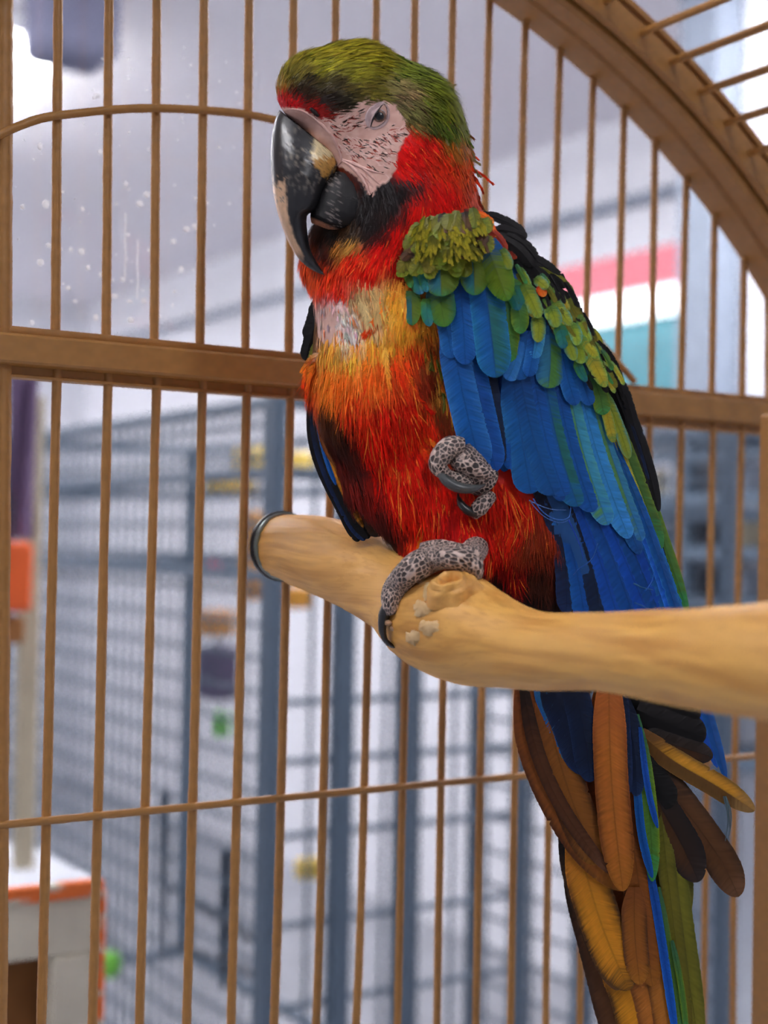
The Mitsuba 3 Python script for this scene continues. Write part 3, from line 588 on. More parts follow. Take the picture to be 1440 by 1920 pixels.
# --- plumage colours (dye, with shade painted in under brow, wing and belly), flow direction, length, lift: control points over the body
OL, GR, DK, RD, OR, YE, TN, SK, BK = (118, 108, 20), (70, 100, 22), (34, 26, 12), (198, 22, 18), (226, 96, 24), (238, 158, 46), (196, 158, 104), (208, 176, 172), (9, 6, 6)
CP = [  # x, y, colour, dx, dy, length, lift
    (520, 130, OL, .3, -1, 26, .25), (545, 100, OL, .7, -.8, 30, .25), (600, 90, OL, .9, -.45, 36, .3), (650, 95, OL, 1, -.15, 36, .2), (700, 110, OL, 1, .0, 40, .2), (740, 125, (96, 104, 28), 1, .05, 46, .3), (600, 130, (116, 110, 24), .9, -.25, 30, .12), (660, 140, (108, 104, 24), 1, .0, 32, .1),
    (545, 150, (84, 76, 20), .7, -.6, 26, .12), (575, 178, (30, 20, 10), .7, -.5, 22, .1), (620, 185, (22, 16, 10), .9, -.3, 22, .1), (655, 170, (60, 52, 20), 1, -.1, 26, .1), (560, 165, (40, 30, 12), .7, -.5, 22, .1), (700, 165, (88, 80, 26), 1, .15, 30, .12), (600, 160, (52, 46, 16), .8, -.4, 24, .1),  # near-black under the brow: dark feathers plus shade painted in
    (515, 170, (120, 96, 24), .2, -1, 20, .15), (520, 190, (190, 20, 30), .4, -.8, 16, .2), (550, 198, (186, 18, 24), .6, -.6, 16, .15), (590, 205, (150, 24, 22), .8, -.3, 14, .15), (515, 202, (190, 20, 30), .3, -.8, 12, .15),
    (735, 150, (126, 116, 70), 1, .3, 30, .3), (755, 175, (110, 92, 60), .9, .5, 34, .3), (770, 205, (80, 78, 40), .8, .6, 38, .25), (790, 150, (92, 100, 24), .9, .4, 52, .35), (800, 190, (78, 88, 20), .8, .6, 50, .3), (830, 190, (104, 108, 24), .6, .8, 48, .3), (830, 225, (64, 84, 18), .5, .8, 46, .2), (800, 225, (46, 58, 16), .6, .8, 42, .2), (855, 230, (88, 92, 24), .4, .9, 40, .25), (765, 130, (80, 92, 26), 1, .2, 48, .4),
    (700, 372, BK, .2, .9, 24, .1), (735, 385, BK, .1, .9, 26, .1), (700, 420, BK, -.3, .9, 26, .1), (660, 440, BK, -.5, .8, 26, .1), (630, 440, BK, -.5, .8, 26, .1), (680, 402, BK, -.3, .9, 24, .1), (755, 352, BK, .4, .8, 24, .1), (715, 440, (40, 10, 8), -.5, .8, 30, .1), (620, 470, (60, 16, 10), -.4, .9, 30, .15), (555, 178, (26, 18, 9), .7, -.6, 22, .1), (600, 188, (20, 14, 9), .8, -.3, 22, .1), (640, 190, (26, 20, 10), .9, -.2, 22, .1), (590, 172, (36, 28, 12), .7, -.5, 22, .1), (625, 168, (44, 36, 14), .8, -.4, 22, .1),
    (855, 262, (150, 84, 24), .4, .9, 36, .2), (790, 255, (204, 20, 16), .6, .7, 34, .12), (760, 275, (206, 18, 16), .6, .7, 30, .12), (760, 320, (208, 20, 16), .7, .6, 34, .12), (830, 300, (206, 40, 18), .5, .8, 42, .15), (880, 310, (204, 74, 24), .4, .9, 42, .2), (890, 350, (170, 50, 20), .35, .9, 42, .25), (830, 360, (208, 18, 14), .3, .9, 44, .12), (870, 385, (196, 48, 18), .3, .9, 42, .2),
    (780, 390, (206, 18, 12), -.3, .9, 44, .1), (760, 430, (206, 16, 12), -.5, .85, 44, .1), (720, 460, (208, 18, 12), -.5, .85, 42, .12), (660, 480, (210, 28, 14), -.5, .85, 42, .2), (620, 510, (214, 46, 18), -.3, .95, 40, .25), (590, 500, (218, 70, 22), -.1, 1, 36, .25), (690, 500, (208, 22, 12), -.3, .95, 40, .15), (760, 490, (150, 16, 10), -.2, 1, 40, .1), (640, 540, (210, 30, 14), -.2, 1, 34, .2),
    (725, 350, BK, .4, .8, 22, .1), (745, 365, BK, .3, .9, 24, .1), (720, 400, (20, 10, 8), -.2, .9, 26, .1), (690, 435, (20, 10, 8), -.5, .8, 28, .1), (650, 440, (24, 12, 8), -.6, .8, 26, .15), (770, 345, (40, 12, 10), .5, .8, 26, .1), (760, 395, (60, 12, 8), .1, .9, 30, .1), (640, 462, (140, 84, 30), -.5, .8, 32, .25), (655, 452, (170, 120, 50), -.6, .8, 32, .25),
    (660, 555, TN, .2, .9, 34, .5), (690, 545, TN, .4, .9, 40, .5), (715, 560, (214, 164, 84), .2, 1, 46, .45), (740, 555, YE, -.2, 1, 50, .4), (760, 590, YE, -.2, 1, 50, .35), (640, 560, SK, .2, 1, 10, .3), (620, 600, SK, .2, 1, 10, .3), (650, 600, (222, 206, 192), .3, .9, 22, .5), (660, 625, (226, 210, 196), .2, 1, 26, .5), (690, 600, (226, 190, 130), .2, 1, 36, .45),
    (625, 650, (236, 168, 60), .0, 1, 50, .4), (660, 650, YE, -.05, 1, 56, .35), (700, 630, YE, -.1, 1, 56, .3), (735, 620, YE, -.1, 1, 56, .25), (650, 690, OR, -.05, 1, 66, .3), (620, 690, (230, 120, 34), -.25, 1, 60, .35), (580, 690, (224, 90, 26), -.5, .9, 56, .4), (572, 730, (212, 64, 22), -.2, 1, 50, .35), (700, 680, (222, 84, 22), .05, 1, 66, .25), (745, 670, (214, 60, 18), .1, 1, 64, .2), (775, 640, (190, 40, 14), .1, 1, 60, .2),
    (670, 740, (212, 44, 16), .1, 1, 72, .3), (710, 750, (206, 26, 12), .12, 1, 76, .25), (760, 740, (208, 30, 12), .2, 1, 72, .2), (790, 780, (206, 36, 14), .35, .95, 66, .25), (820, 700, (92, 34, 14), .2, 1, 54, .2), (835, 760, (100, 40, 18), .1, 1, 50, .2), (800, 700, (120, 30, 14), .2, 1, 54, .2), (815, 660, (150, 92, 36), .2, 1, 40, .3), (830, 720, (170, 110, 44), .1, 1, 40, .3),  # dark brown points beside the wing put its shadow into the colour
    (690, 800, (206, 24, 12), .15, 1, 78, .25), (730, 830, (204, 20, 10), .18, 1, 78, .22), (780, 840, (200, 24, 12), .3, .95, 70, .25), (820, 830, (150, 40, 18), .4, .9, 56, .25), (740, 890, (204, 22, 12), .2, 1, 76, .25), (770, 930, (208, 30, 12), .15, 1, 76, .3), (800, 900, (198, 22, 12), .2, 1, 64, .25), (800, 970, (206, 32, 14), .05, 1, 66, .3), (770, 1000, (200, 40, 18), -.1, 1, 56, .3),
    (640, 800, (52, 18, 10), .1, 1, 60, .2), (620, 760, (60, 30, 14), .0, 1, 56, .2), (660, 860, (70, 16, 10), .2, 1, 60, .2), (690, 900, (110, 16, 10), .2, 1, 60, .2), (700, 950, (60, 14, 10), .2, 1, 56, .2), (720, 990, (24, 10, 8), .3, 1, 50, .2), (650, 940, (16, 10, 8), .3, 1, 50, .2), (760, 990, (90, 16, 10), .1, 1, 50, .2),  # dark points low on the left: breast shade painted into the plumage
    (840, 960, (170, 14, 12), .1, 1, 60, .15), (850, 1010, (160, 12, 10), .05, 1, 50, .2), (900, 930, (180, 22, 12), .2, 1, 70, .15), (940, 920, (196, 30, 16), .1, 1, 74, .15), (960, 960, (186, 30, 16), .0, 1, 70, .15), (930, 1000, (196, 24, 14), -.1, 1, 66, .2), (985, 990, (120, 40, 18), .1, 1, 60, .15), (960, 1050, (120, 12, 10), .1, 1, 56, .15), (1000, 1060, (46, 20, 10), .15, 1, 56, .1), (920, 1080, (26, 8, 8), .2, 1, 46, .1), (980, 1120, (14, 8, 8), .3, 1, 46, .1), (1040, 1150, (16, 12, 10), .3, 1, 46, .1), (1060, 1260, (12, 10, 12), .3, 1, 40, .1), (960, 1260, (10, 9, 9), .3, 1, 40, .1),  # near-black belly and vent points carry deep shade in the colour
    (900, 500, (40, 36, 18), .3, 1, 30, .1), (960, 700, (30, 30, 30), .3, 1, 30, .1), (940, 430, (14, 12, 10), .8, .5, 50, .3)]
cpx = np.array([c[:2] for c in CP], float); cpc = lin(np.array([c[2] for c in CP])); cpd = np.array([c[3:5] for c in CP], float); cpl = np.array([c[5] for c in CP], float); cpf = np.array([c[6] for c in CP], float)
def field(xy, pw=3.0):
    r2 = ((xy[:, None] - cpx[None]) ** 2).sum(-1) + 60.0
    w = 1 / r2 ** (pw / 2); wc = 1 / r2 ** 2.6
    w /= w.sum(1, keepdims=True); wc /= wc.sum(1, keepdims=True)
    return wc @ cpc, w @ cpd, w @ cpl, w @ cpf
from shapely import Polygon, points as spoints, contains
FACE = Polygon([(505, 208), (530, 204), (560, 205), (585, 214), (600, 226), (625, 218), (640, 208), (664, 203), (684, 188), (712, 182), (732, 188), (746, 205), (760, 232), (766, 250), (748, 272), (742, 300), (738, 322), (722, 340), (706, 350), (696, 368), (688, 352), (672, 332), (650, 316), (630, 308), (560, 340), (500, 340)])
CROP = Polygon([(580, 560), (606, 548), (626, 560), (634, 590), (630, 622), (616, 655), (600, 660), (580, 620)])
def inside(poly, xy): return contains(poly, spoints(xy))
# body: one continuous mesh, bare pink skin on face and crop, down elsewhere
col = np.zeros_like(bv)
for k in range(0, len(bv), 20000):
    col[k:k + 20000] = field(bv[k:k + 20000, :2])[0]
near = bn[:, 2] < 0.35
fm = inside(FACE.buffer(2), bv[:, :2]) & near; cm = inside(CROP, bv[:, :2]) & near
skinn = meshkit.fbm(bv / 9, 3, 2)[:, None]
pink = lin(226, 190, 176) * (1 - skinn) + lin(190, 138, 122) * skinn
col[fm | cm] = pink[fm | cm]
sv = bv + bn * np.where(fm | cm, 2.2 * (meshkit.fbm(bv / np.array([5, 14, 9]), 3, 6) - 0.5), 0)[:, None]
bird = thing('parrot', 'scarlet, orange and blue macaw dozing on one foot on the wooden perch', 'parrot')
add(bird + '__body', (B(sv), bf), 'm_skin', smooth=True, color=col)

# --- strands: thin tapering barbs lying along the flow
rs = np.random.default_rng(11)
def strands(root, dirn, nor, length, width, c0, c1, seg=3, curl=0.0, flat=0.6):
    n = len(root); s = np.linspace(0, 1, seg + 1)
    dirn = dirn / np.linalg.norm(dirn, axis=1, keepdims=True)
    side = np.cross(dirn, nor); side /= np.linalg.norm(side, axis=1, keepdims=True) + 1e-9
    bend = -nor * np.asarray(flat).reshape(-1, 1) + side * np.asarray(curl).reshape(-1, 1)
    p = root[:, None] + dirn[:, None] * (length[:, None] * s)[..., None] + bend[:, None] * (length[:, None] * s ** 2 * 0.5)[..., None]
    w = (width[:, None] * np.array([0.8, 1.0, 0.72, 0.0] if seg == 3 else np.sqrt(np.clip(1 - s ** 2, 0, 1)))[None]) / 2
    L, R = p[:, :-1] - side[:, None] * w[:, :-1, None], p[:, :-1] + side[:, None] * w[:, :-1, None]
    mid = p[:, :-1] + nor[:, None] * (w[:, :-1, None] * 0.35)
    per = 2 * seg + 1
    v = np.concatenate([np.stack([L, R], 2).reshape(n, 2 * seg, 3), p[:, -1:]], 1).reshape(-1, 3)
    t = np.concatenate([np.repeat(s[:-1], 2), [1.0]])
    c = (c0[:, None] * (1 - t)[None, :, None] + c1[:, None] * t[None, :, None]).reshape(-1, 3)
    ff = []
    for k in range(seg - 1):
        a = 2 * k; ff += [(a, a + 1, a + 3), (a, a + 3, a + 2)]
    a = 2 * (seg - 1); ff.append((a, a + 1, a + 2))
    f = (np.array(ff)[None] + (np.arange(n) * per)[:, None, None]).reshape(-1, 3)
    return v, f, c
area = _m.area_faces; cum = np.cumsum(area); fc = np.asarray(_m.faces)
def sample(n):
    k = np.searchsorted(cum, rs.random(n) * cum[-1]); r1, r2 = np.sqrt(rs.random(n)), rs.random(n)
    w = np.stack([1 - r1, r1 * (1 - r2), r1 * r2], 1)
    p = (bv[fc[k]] * w[..., None]).sum(1); nn = (bn[fc[k]] * w[..., None]).sum(1); return p, nn / np.linalg.norm(nn, axis=1, keepdims=True)
def plumage(key, keep, n, clump, width, spread, jit, lenf=1.0, streak=None, label=None):
    """clump strands share a plume: one direction and tint, fanning by spread"""
    p, nn = sample(n); ok = keep(p, nn) & ~(inside(FACE, p[:, :2]) & (nn[:, 2] < 0.3)) & ~(inside(CROP, p[:, :2]) & (nn[:, 2] < 0.3) & (rs.random(len(p)) < 0.8))
    p, nn = p[ok], nn[ok]
    c, d2, ln, lf = field(p[:, :2])
    n = len(p); tint = 1 + jit * rs.normal(size=(n, 1)) + 0.05 * rs.normal(size=(n, 3)); ang = rs.normal(size=n) * spread * 0.7; ll = ln * (0.75 + 0.5 * rs.random(n)) * lenf
    rep = lambda a: np.repeat(a, clump, axis=0)
    P_, N_, C_, A_, L_, D_, F_ = rep(p), rep(nn), rep(c * tint), rep(ang), rep(ll), rep(d2), rep(lf)
    m = len(P_)
    fan = np.tile(np.linspace(-1, 1, clump) if clump > 1 else [0.0], n)
    A_ = A_ + fan * spread + rs.normal(size=m) * 0.05
    dx, dy = D_[:, 0] * np.cos(A_) - D_[:, 1] * np.sin(A_), D_[:, 0] * np.sin(A_) + D_[:, 1] * np.cos(A_)
    d3 = np.stack([dx, dy, np.zeros(m)], 1)
    d3 -= N_ * (d3 * N_).sum(1, keepdims=True); d3 /= np.linalg.norm(d3, axis=1, keepdims=True) + 1e-9
    lift = F_ * (0.6 + 0.8 * rs.random(m))
    side = np.cross(d3, N_)
    root = P_ + side * (fan * 3.0)[:, None] + rs.normal(size=(m, 3)) * 0.8 - N_ * 1.0
    cc = np.clip(C_ * (1 + 0.16 * rs.normal(size=(m, 1))), 0.001, 0.95); tip = cc * 1.0
    if streak is not None:
        sel = rs.random(m) < streak[0]
        warm = cc[:, :1] > 0.25
        tip = np.where(sel[:, None] & warm, np.clip(lin(streak[1]) * (0.8 + 0.4 * rs.random((m, 1))), 0, 1), tip)
        cc = np.where(sel[:, None] & warm, 0.4 * cc + 0.6 * tip, cc)
    v, f, c = strands(root, d3 + N_ * lift[:, None], N_, L_ * (0.85 + 0.3 * rs.random(m)) * (1 - 0.25 * np.abs(fan)), width * (0.7 + 0.6 * rs.random(m)), cc, tip, curl=rs.normal(size=m) * 0.12 + fan * 0.1, flat=lift * 1.1)
    return add(bird + '__' + key, (B(v), f), 'm_down', smooth=False, color=np.clip(c, 0, 1), kind='stuff', label=label)
headk = lambda p, n: (p[:, 1] < 268) & ~((p[:, 1] > 205) & (p[:, 0] < 700)) & ((p[:, 1] < 250) | (p[:, 0] > 820))
plumage('crown_plumage', headk, 42000, 3, 2.4, 0.10, 0.34, label='short olive green crown feathers')
neckk = lambda p, n: ~headk(p, n) & (p[:, 1] < 545)
plumage('neck_plumage', neckk, 36000, 3, 2.4, 0.12, 0.20, streak=(0.05, (236, 96, 40)), label='red neck feathers with black throat')
breastk = lambda p, n: (p[:, 1] >= 535) & (p[:, 1] < 1300) & (p[:, 0] - 0.10 * (p[:, 1] - 560) < 830 + 1.2 * np.clip(p[:, 1] - 830, 0, None))
plumage('breast_plumage', breastk, 20000, 5, 2.6, 0.10, 0.24, streak=(0.06, (230, 110, 40)), label='wispy orange and red breast feathers')
plumage('breast_plumage', lambda p, n: breastk(p, n) & (p[:, 1] > 560) & (n[:, 2] < 0.2), 2400, 13, 2.0, 0.17, 0.26, lenf=1.2, streak=(0.16, (240, 134, 50)), label='loose fringed plumes over the breast')
# fine dark feather lines on the bare face
fl = []
for row in [[(640, 232), (655, 222), (672, 214), (690, 206)], [(628, 240), (648, 236), (668, 236), (684, 232)], [(640, 262), (662, 258), (690, 262), (715, 262), (740, 250)], [(655, 275), (680, 272), (706, 276), (728, 268), (748, 262)], [(655, 285), (672, 290), (690, 296), (712, 297), (735, 300)], [(642, 258), (648, 272), (655, 284), (664, 294)], [(665, 270), (690, 268), (716, 255), (738, 240)], [(604, 222), (616, 230), (626, 240), (636, 248)], [(664, 290), (690, 283), (715, 286), (738, 284)], [(730, 255), (742, 252), (752, 245)], [(700, 262), (724, 258), (744, 240)]]:
    q = spline(np.array(row, float), 26)
    for x, y in q:
        for _ in range(1):
            fl.append((x + rs.normal() * 3.5, y + rs.normal() * 3.5))
fl = np.array(fl + [(rs.uniform(625, 755), rs.uniform(215, 330)) for _ in range(90)])
fl = fl[inside(FACE.buffer(-4), fl) & (((fl - [712, 215]) ** 2).sum(1) > 30 ** 2)]
root = np.c_[fl, front(fl[:, 0], fl[:, 1]) - 0.5]
def near_normal(xy):
    e = 4.0; gx_ = (front(xy[:, 0] + e, xy[:, 1]) - front(xy[:, 0] - e, xy[:, 1])) / (2 * e); gy_ = (front(xy[:, 0], xy[:, 1] + e) - front(xy[:, 0], xy[:, 1] - e)) / (2 * e)
    n = np.stack([gx_, gy_, -np.ones(len(xy))], 1); return n / np.linalg.norm(n, axis=1, keepdims=True)
nn = near_normal(fl); dv_ = np.stack([np.ones(len(fl)), 0.55 + rs.normal(size=len(fl)) * 0.4, np.zeros(len(fl))], 1)
dv_[fl[:, 0] < 640, 1] += 0.5; dv_[fl[:, 1] < 245, 1] -= 1.0
dv_ -= nn * (dv_ * nn).sum(1, keepdims=True)
tone = rs.random(len(fl)); cc = np.where((tone < 0.30)[:, None], lin(28, 12, 10), np.where((tone < .55)[:, None], lin(150, 62, 48), lin(224, 190, 180)))
v, f, c = strands(root, dv_ + nn * 0.12, nn, rs.uniform(7, 15, len(fl)), np.full(len(fl), 1.9), cc, cc, flat=np.full(len(fl), .2))
add(bird + '__face_bristles', (B(v), f), 'm_down', color=c, kind='stuff', label='rows of tiny dark and red feathers on the bare pink face')
# wrinkled folds of skin below the eye and by the gape
for pts, r in [([(534, 205), (560, 206), (585, 218), (606, 236), (624, 258), (636, 284), (640, 302), (630, 312)], 3.6), ([(640, 300), (662, 314), (682, 338), (694, 366)], 4.5), ([(648, 300), (676, 312), (700, 334), (712, 346)], 3), ([(636, 296), (660, 306), (690, 318), (720, 326)], 3), ([(656, 306), (684, 330), (700, 352)], 2.4)]:
    q = spline(np.array(pts, float), 30); g3 = np.c_[q, front(q[:, 0], q[:, 1]) - r * 0.1]
    w = r * np.sin(np.linspace(0.35, np.pi - 0.35, 30)); v, f, _ = tube(g3, w, 8)
    cn = meshkit.fbm(v / 6, 3, 3)[:, None]; add(bird + '__skin_fold', (B(v), f), 'm_skin', smooth=True, color=lin(228, 194, 182) * (1 - cn) + lin(176, 122, 112) * cn)
# nostril
q = np.array([(582, 203), (590, 210), (597, 218)], float); v, f, _ = tube(np.c_[q, front(q[:, 0], q[:, 1]) - 1.5], [3, 4.5, 3], 8)
add(bird + '__nostril', (B(v), f), 'm_skin', smooth=True, color=np.tile(lin(24, 12, 10), (len(v), 1)))

# --- eye: half shut, pale lid, dark pupil
eye = bird + '__eye'
ec = np.array([711, 216, front(711, 216) + 9.0])
s = trimesh.creation.icosphere(subdivisions=4, radius=15.0); ev = s.vertices + ec
er = np.hypot(ev[:, 0] - 712, ev[:, 1] - 218); ecl = np.where((er < 8.0)[:, None], lin(8, 8, 10), np.where((er < 12.0)[:, None], lin(120, 92, 76), lin(196, 198, 204)))
add(eye, (B(ev), s.faces), 'm_gloss', smooth=True, color=ecl)
OUT_L = np.array([(687, 236), (684, 222), (690, 206), (703, 195), (718, 190), (728, 200), (731, 214), (726, 230), (714, 240), (700, 243)], float)
IN_ = np.array([(696, 237), (700, 226), (707, 212), (714, 202), (720, 196), (725, 205), (725, 216), (721, 227), (713, 234), (703, 238)], float)
k = 60
def closed(pts): return spline(np.vstack([pts, pts[:1]]), k + 1)[:-1]
o_, i_ = closed(OUT_L), closed(IN_); rings = []
for t in np.linspace(0, 1, 9):
    xy = o_ * (1 - t) + i_ * t; db = front(xy[:, 0], xy[:, 1]); r2 = ((xy - ec[:2]) ** 2).sum(1)
    dome = ec[2] - np.sqrt(np.clip(17.5 ** 2 - r2, 9, None))
    wgt = np.clip(t * 1.8, 0, 1)
    rings.append(np.c_[xy, np.minimum(db * (1 - wgt) + np.minimum(dome, db) * wgt, db) - 1.4 * math.sin(t * 9.5) ** 2 - 0.8])
g = np.array(rings); m_ = k; i, j = np.meshgrid(np.arange(8), np.arange(m_), indexing='ij'); q = np.stack([i * m_ + j, (i + 1) * m_ + j, (i + 1) * m_ + (j + 1) % m_, i * m_ + (j + 1) % m_], -1).reshape(-1, 4)
vv = g.reshape(-1, 3); cn = meshkit.fbm(vv / 5, 3, 9)[:, None]; edge = np.repeat(np.linspace(0, 1, 9), k)[:, None] > 0.85
add(eye + '__eyelid', (B(vv), q), 'm_skin', smooth=True, color=np.where(edge, lin(20, 14, 16), lin(214, 190, 184) * (1 - cn) + lin(170, 140, 144) * cn), label='wrinkled pale eyelid, half shut')

# --- beak
def loft(A, Bp, bulge, dmid, n=60, m=40, asym=0.0, power=1.0):
    A, Bp = spline(np.array(A, float), n), spline(np.array(Bp, float), n)
    bulge, dmid = np.interp(np.linspace(0, 1, n), np.linspace(0, 1, len(bulge)), bulge), np.interp(np.linspace(0, 1, n), np.linspace(0, 1, len(dmid)), dmid)
    ang = np.linspace(0, 2 * np.pi, m, endpoint=False)
    c, h = (A + Bp) / 2, (Bp - A) / 2
    ca, sa = np.cos(ang), np.sin(ang)
    sa_ = np.sign(sa) * np.abs(sa) ** power
    xy = c[:, None] - h[:, None] * ca[None, :, None] - 0
    d = dmid[:, None] - bulge[:, None] * sa_[None]
    v = np.concatenate([xy, d[..., None]], -1)
    i, j = np.meshgrid(np.arange(n - 1), np.arange(m), indexing='ij')
    q = np.stack([i * m + j, (i + 1) * m + j, (i + 1) * m + (j + 1) % m, i * m + (j + 1) % m], -1).reshape(-1, 4)
    f = np.vstack([q[:, [0, 1, 2]], q[:, [0, 2, 3]], [[(n - 1) * m, (n - 1) * m + a + 1, (n - 1) * m + a] for a in range(1, m - 1)], [[0, a, a + 1] for a in range(1, m - 1)]])
    return v.reshape(-1, 3), f, np.repeat(np.linspace(0, 1, n), m), np.tile(ang, n)
OUTB = [(524, 206), (515, 226), (510, 256), (508, 292), (509, 330), (513, 366), (522, 404), (536, 443), (556, 480), (583, 505), (610, 517)]
INB = [(640, 300), (640, 312), (634, 322), (624, 332), (612, 350), (603, 374), (592, 396), (578, 402), (576, 432), (583, 470), (609, 515)]
fb = front(585, 260)
v, f, tt, aa = loft(OUTB, INB, [60, 62, 62, 60, 56, 50, 44, 35, 26, 15, 2], [fb + 34, fb + 26, fb + 18, fb + 12, fb + 8, fb + 6, fb + 4, fb + 2, fb, fb - 2, fb - 6], n=110, m=72, power=0.8)
nz = meshkit.fbm(v / 7, 4, 21); nz2 = meshkit.fbm(v / np.array([3, 9, 6]), 3, 22)
blk, grey, horn, flake, flk2 = lin(20, 20, 22), lin(96, 96, 98), lin(196, 160, 128), lin(226, 206, 158), lin(190, 142, 70)
c = blk[None] * (1 - 0.25 * nz[:, None]) + 0.05 * nz[:, None] * grey
scr = np.clip((nz2 - 0.55) * 7, 0, 1) * np.clip(1 - np.abs(v[:, 1] - 290) / 85, 0, 1) * np.clip((v[:, 0] - 520) / 40, 0, 1)
c = c * (1 - 0.75 * scr[:, None]) + lin(150, 140, 124) * 0.75 * scr[:, None]
line = np.interp(v[:, 1], [330, 350, 400, 440, 480], [546, 537, 541, 552, 572])     # inner border of the pale horn strip
strip = np.clip((line - v[:, 0] + 7 * (nz - .5)) / 4, 0, 1) * np.clip((v[:, 1] - 336 - 60 * (nz - .5)) / 14, 0, 1) * np.clip((492 - v[:, 1]) / 22, 0, 1)
hc = horn * (0.75 + 0.5 * nz[:, None]); hc = np.where((nz2 > 0.62)[:, None] & (v[:, 1] < 380)[:, None], lin(120, 112, 104), hc)
c = c * (1 - strip[:, None]) + hc * strip[:, None]
pd = np.hypot((v[:, 0] - 610) / 26, (v[:, 1] - 288) / 44) + 0.55 * (nz - 0.5) + 0.35 * (nz2 - .5)
pm = np.clip((1.0 - pd) / 0.12, 0, 1) * (np.sin(aa) > -0.2)
nf_ = meshkit.fbm(v / 2.6, 3, 41)[:, None]
fc_ = np.where((v[:, 1] + 40 * (nz - .5) > 296)[:, None], flk2, flake) * (0.45 + 1.0 * nf_) * np.where(nf_ > .66, .35, 1)
c = c * (1 - pm[:, None]) + fc_ * pm[:, None]
v = v.copy(); v[:, 2] -= 2.5 * pm * nz2 + 1.6 * scr * nz2
add(bird + '__upper_beak', (B(v), f), 'm_beak', smooth=True, color=np.clip(c, 0, 1), label='black hooked upper beak with pale horn strip and flaking yellowish patch')
v, f, tt, aa = loft([(640, 314), (612, 330), (596, 356), (588, 382), (582, 404), (584, 418)], [(672, 326), (690, 352), (698, 384), (690, 412), (662, 430), (614, 430)], [40, 50, 54, 52, 44, 14], [fb + 26, fb + 20, fb + 14, fb + 10, fb + 6, fb + 2], n=70, m=48, power=0.85)
nz = meshkit.fbm(v / 6, 3, 31)[:, None]; nz2 = meshkit.fbm(v / 3, 3, 32)[:, None]
c = lin(14, 13, 14) * (0.7 + 0.6 * nz); e = np.clip((tt[:, None] - 0.86) / 0.05, 0, 1); c = c * (1 - e) + lin(176, 118, 88) * (0.7 + .6 * nz) * e
sc_ = (nz2 > 0.6) & (v[:, :1] < 640) & (v[:, :1] > 612); c = np.where(sc_, lin(96, 88, 84), c)
add(bird + '__lower_beak', (B(v), f), 'm_skin', smooth=True, color=np.clip(c, 0, 1), label='black lower beak with a pale chipped edge')

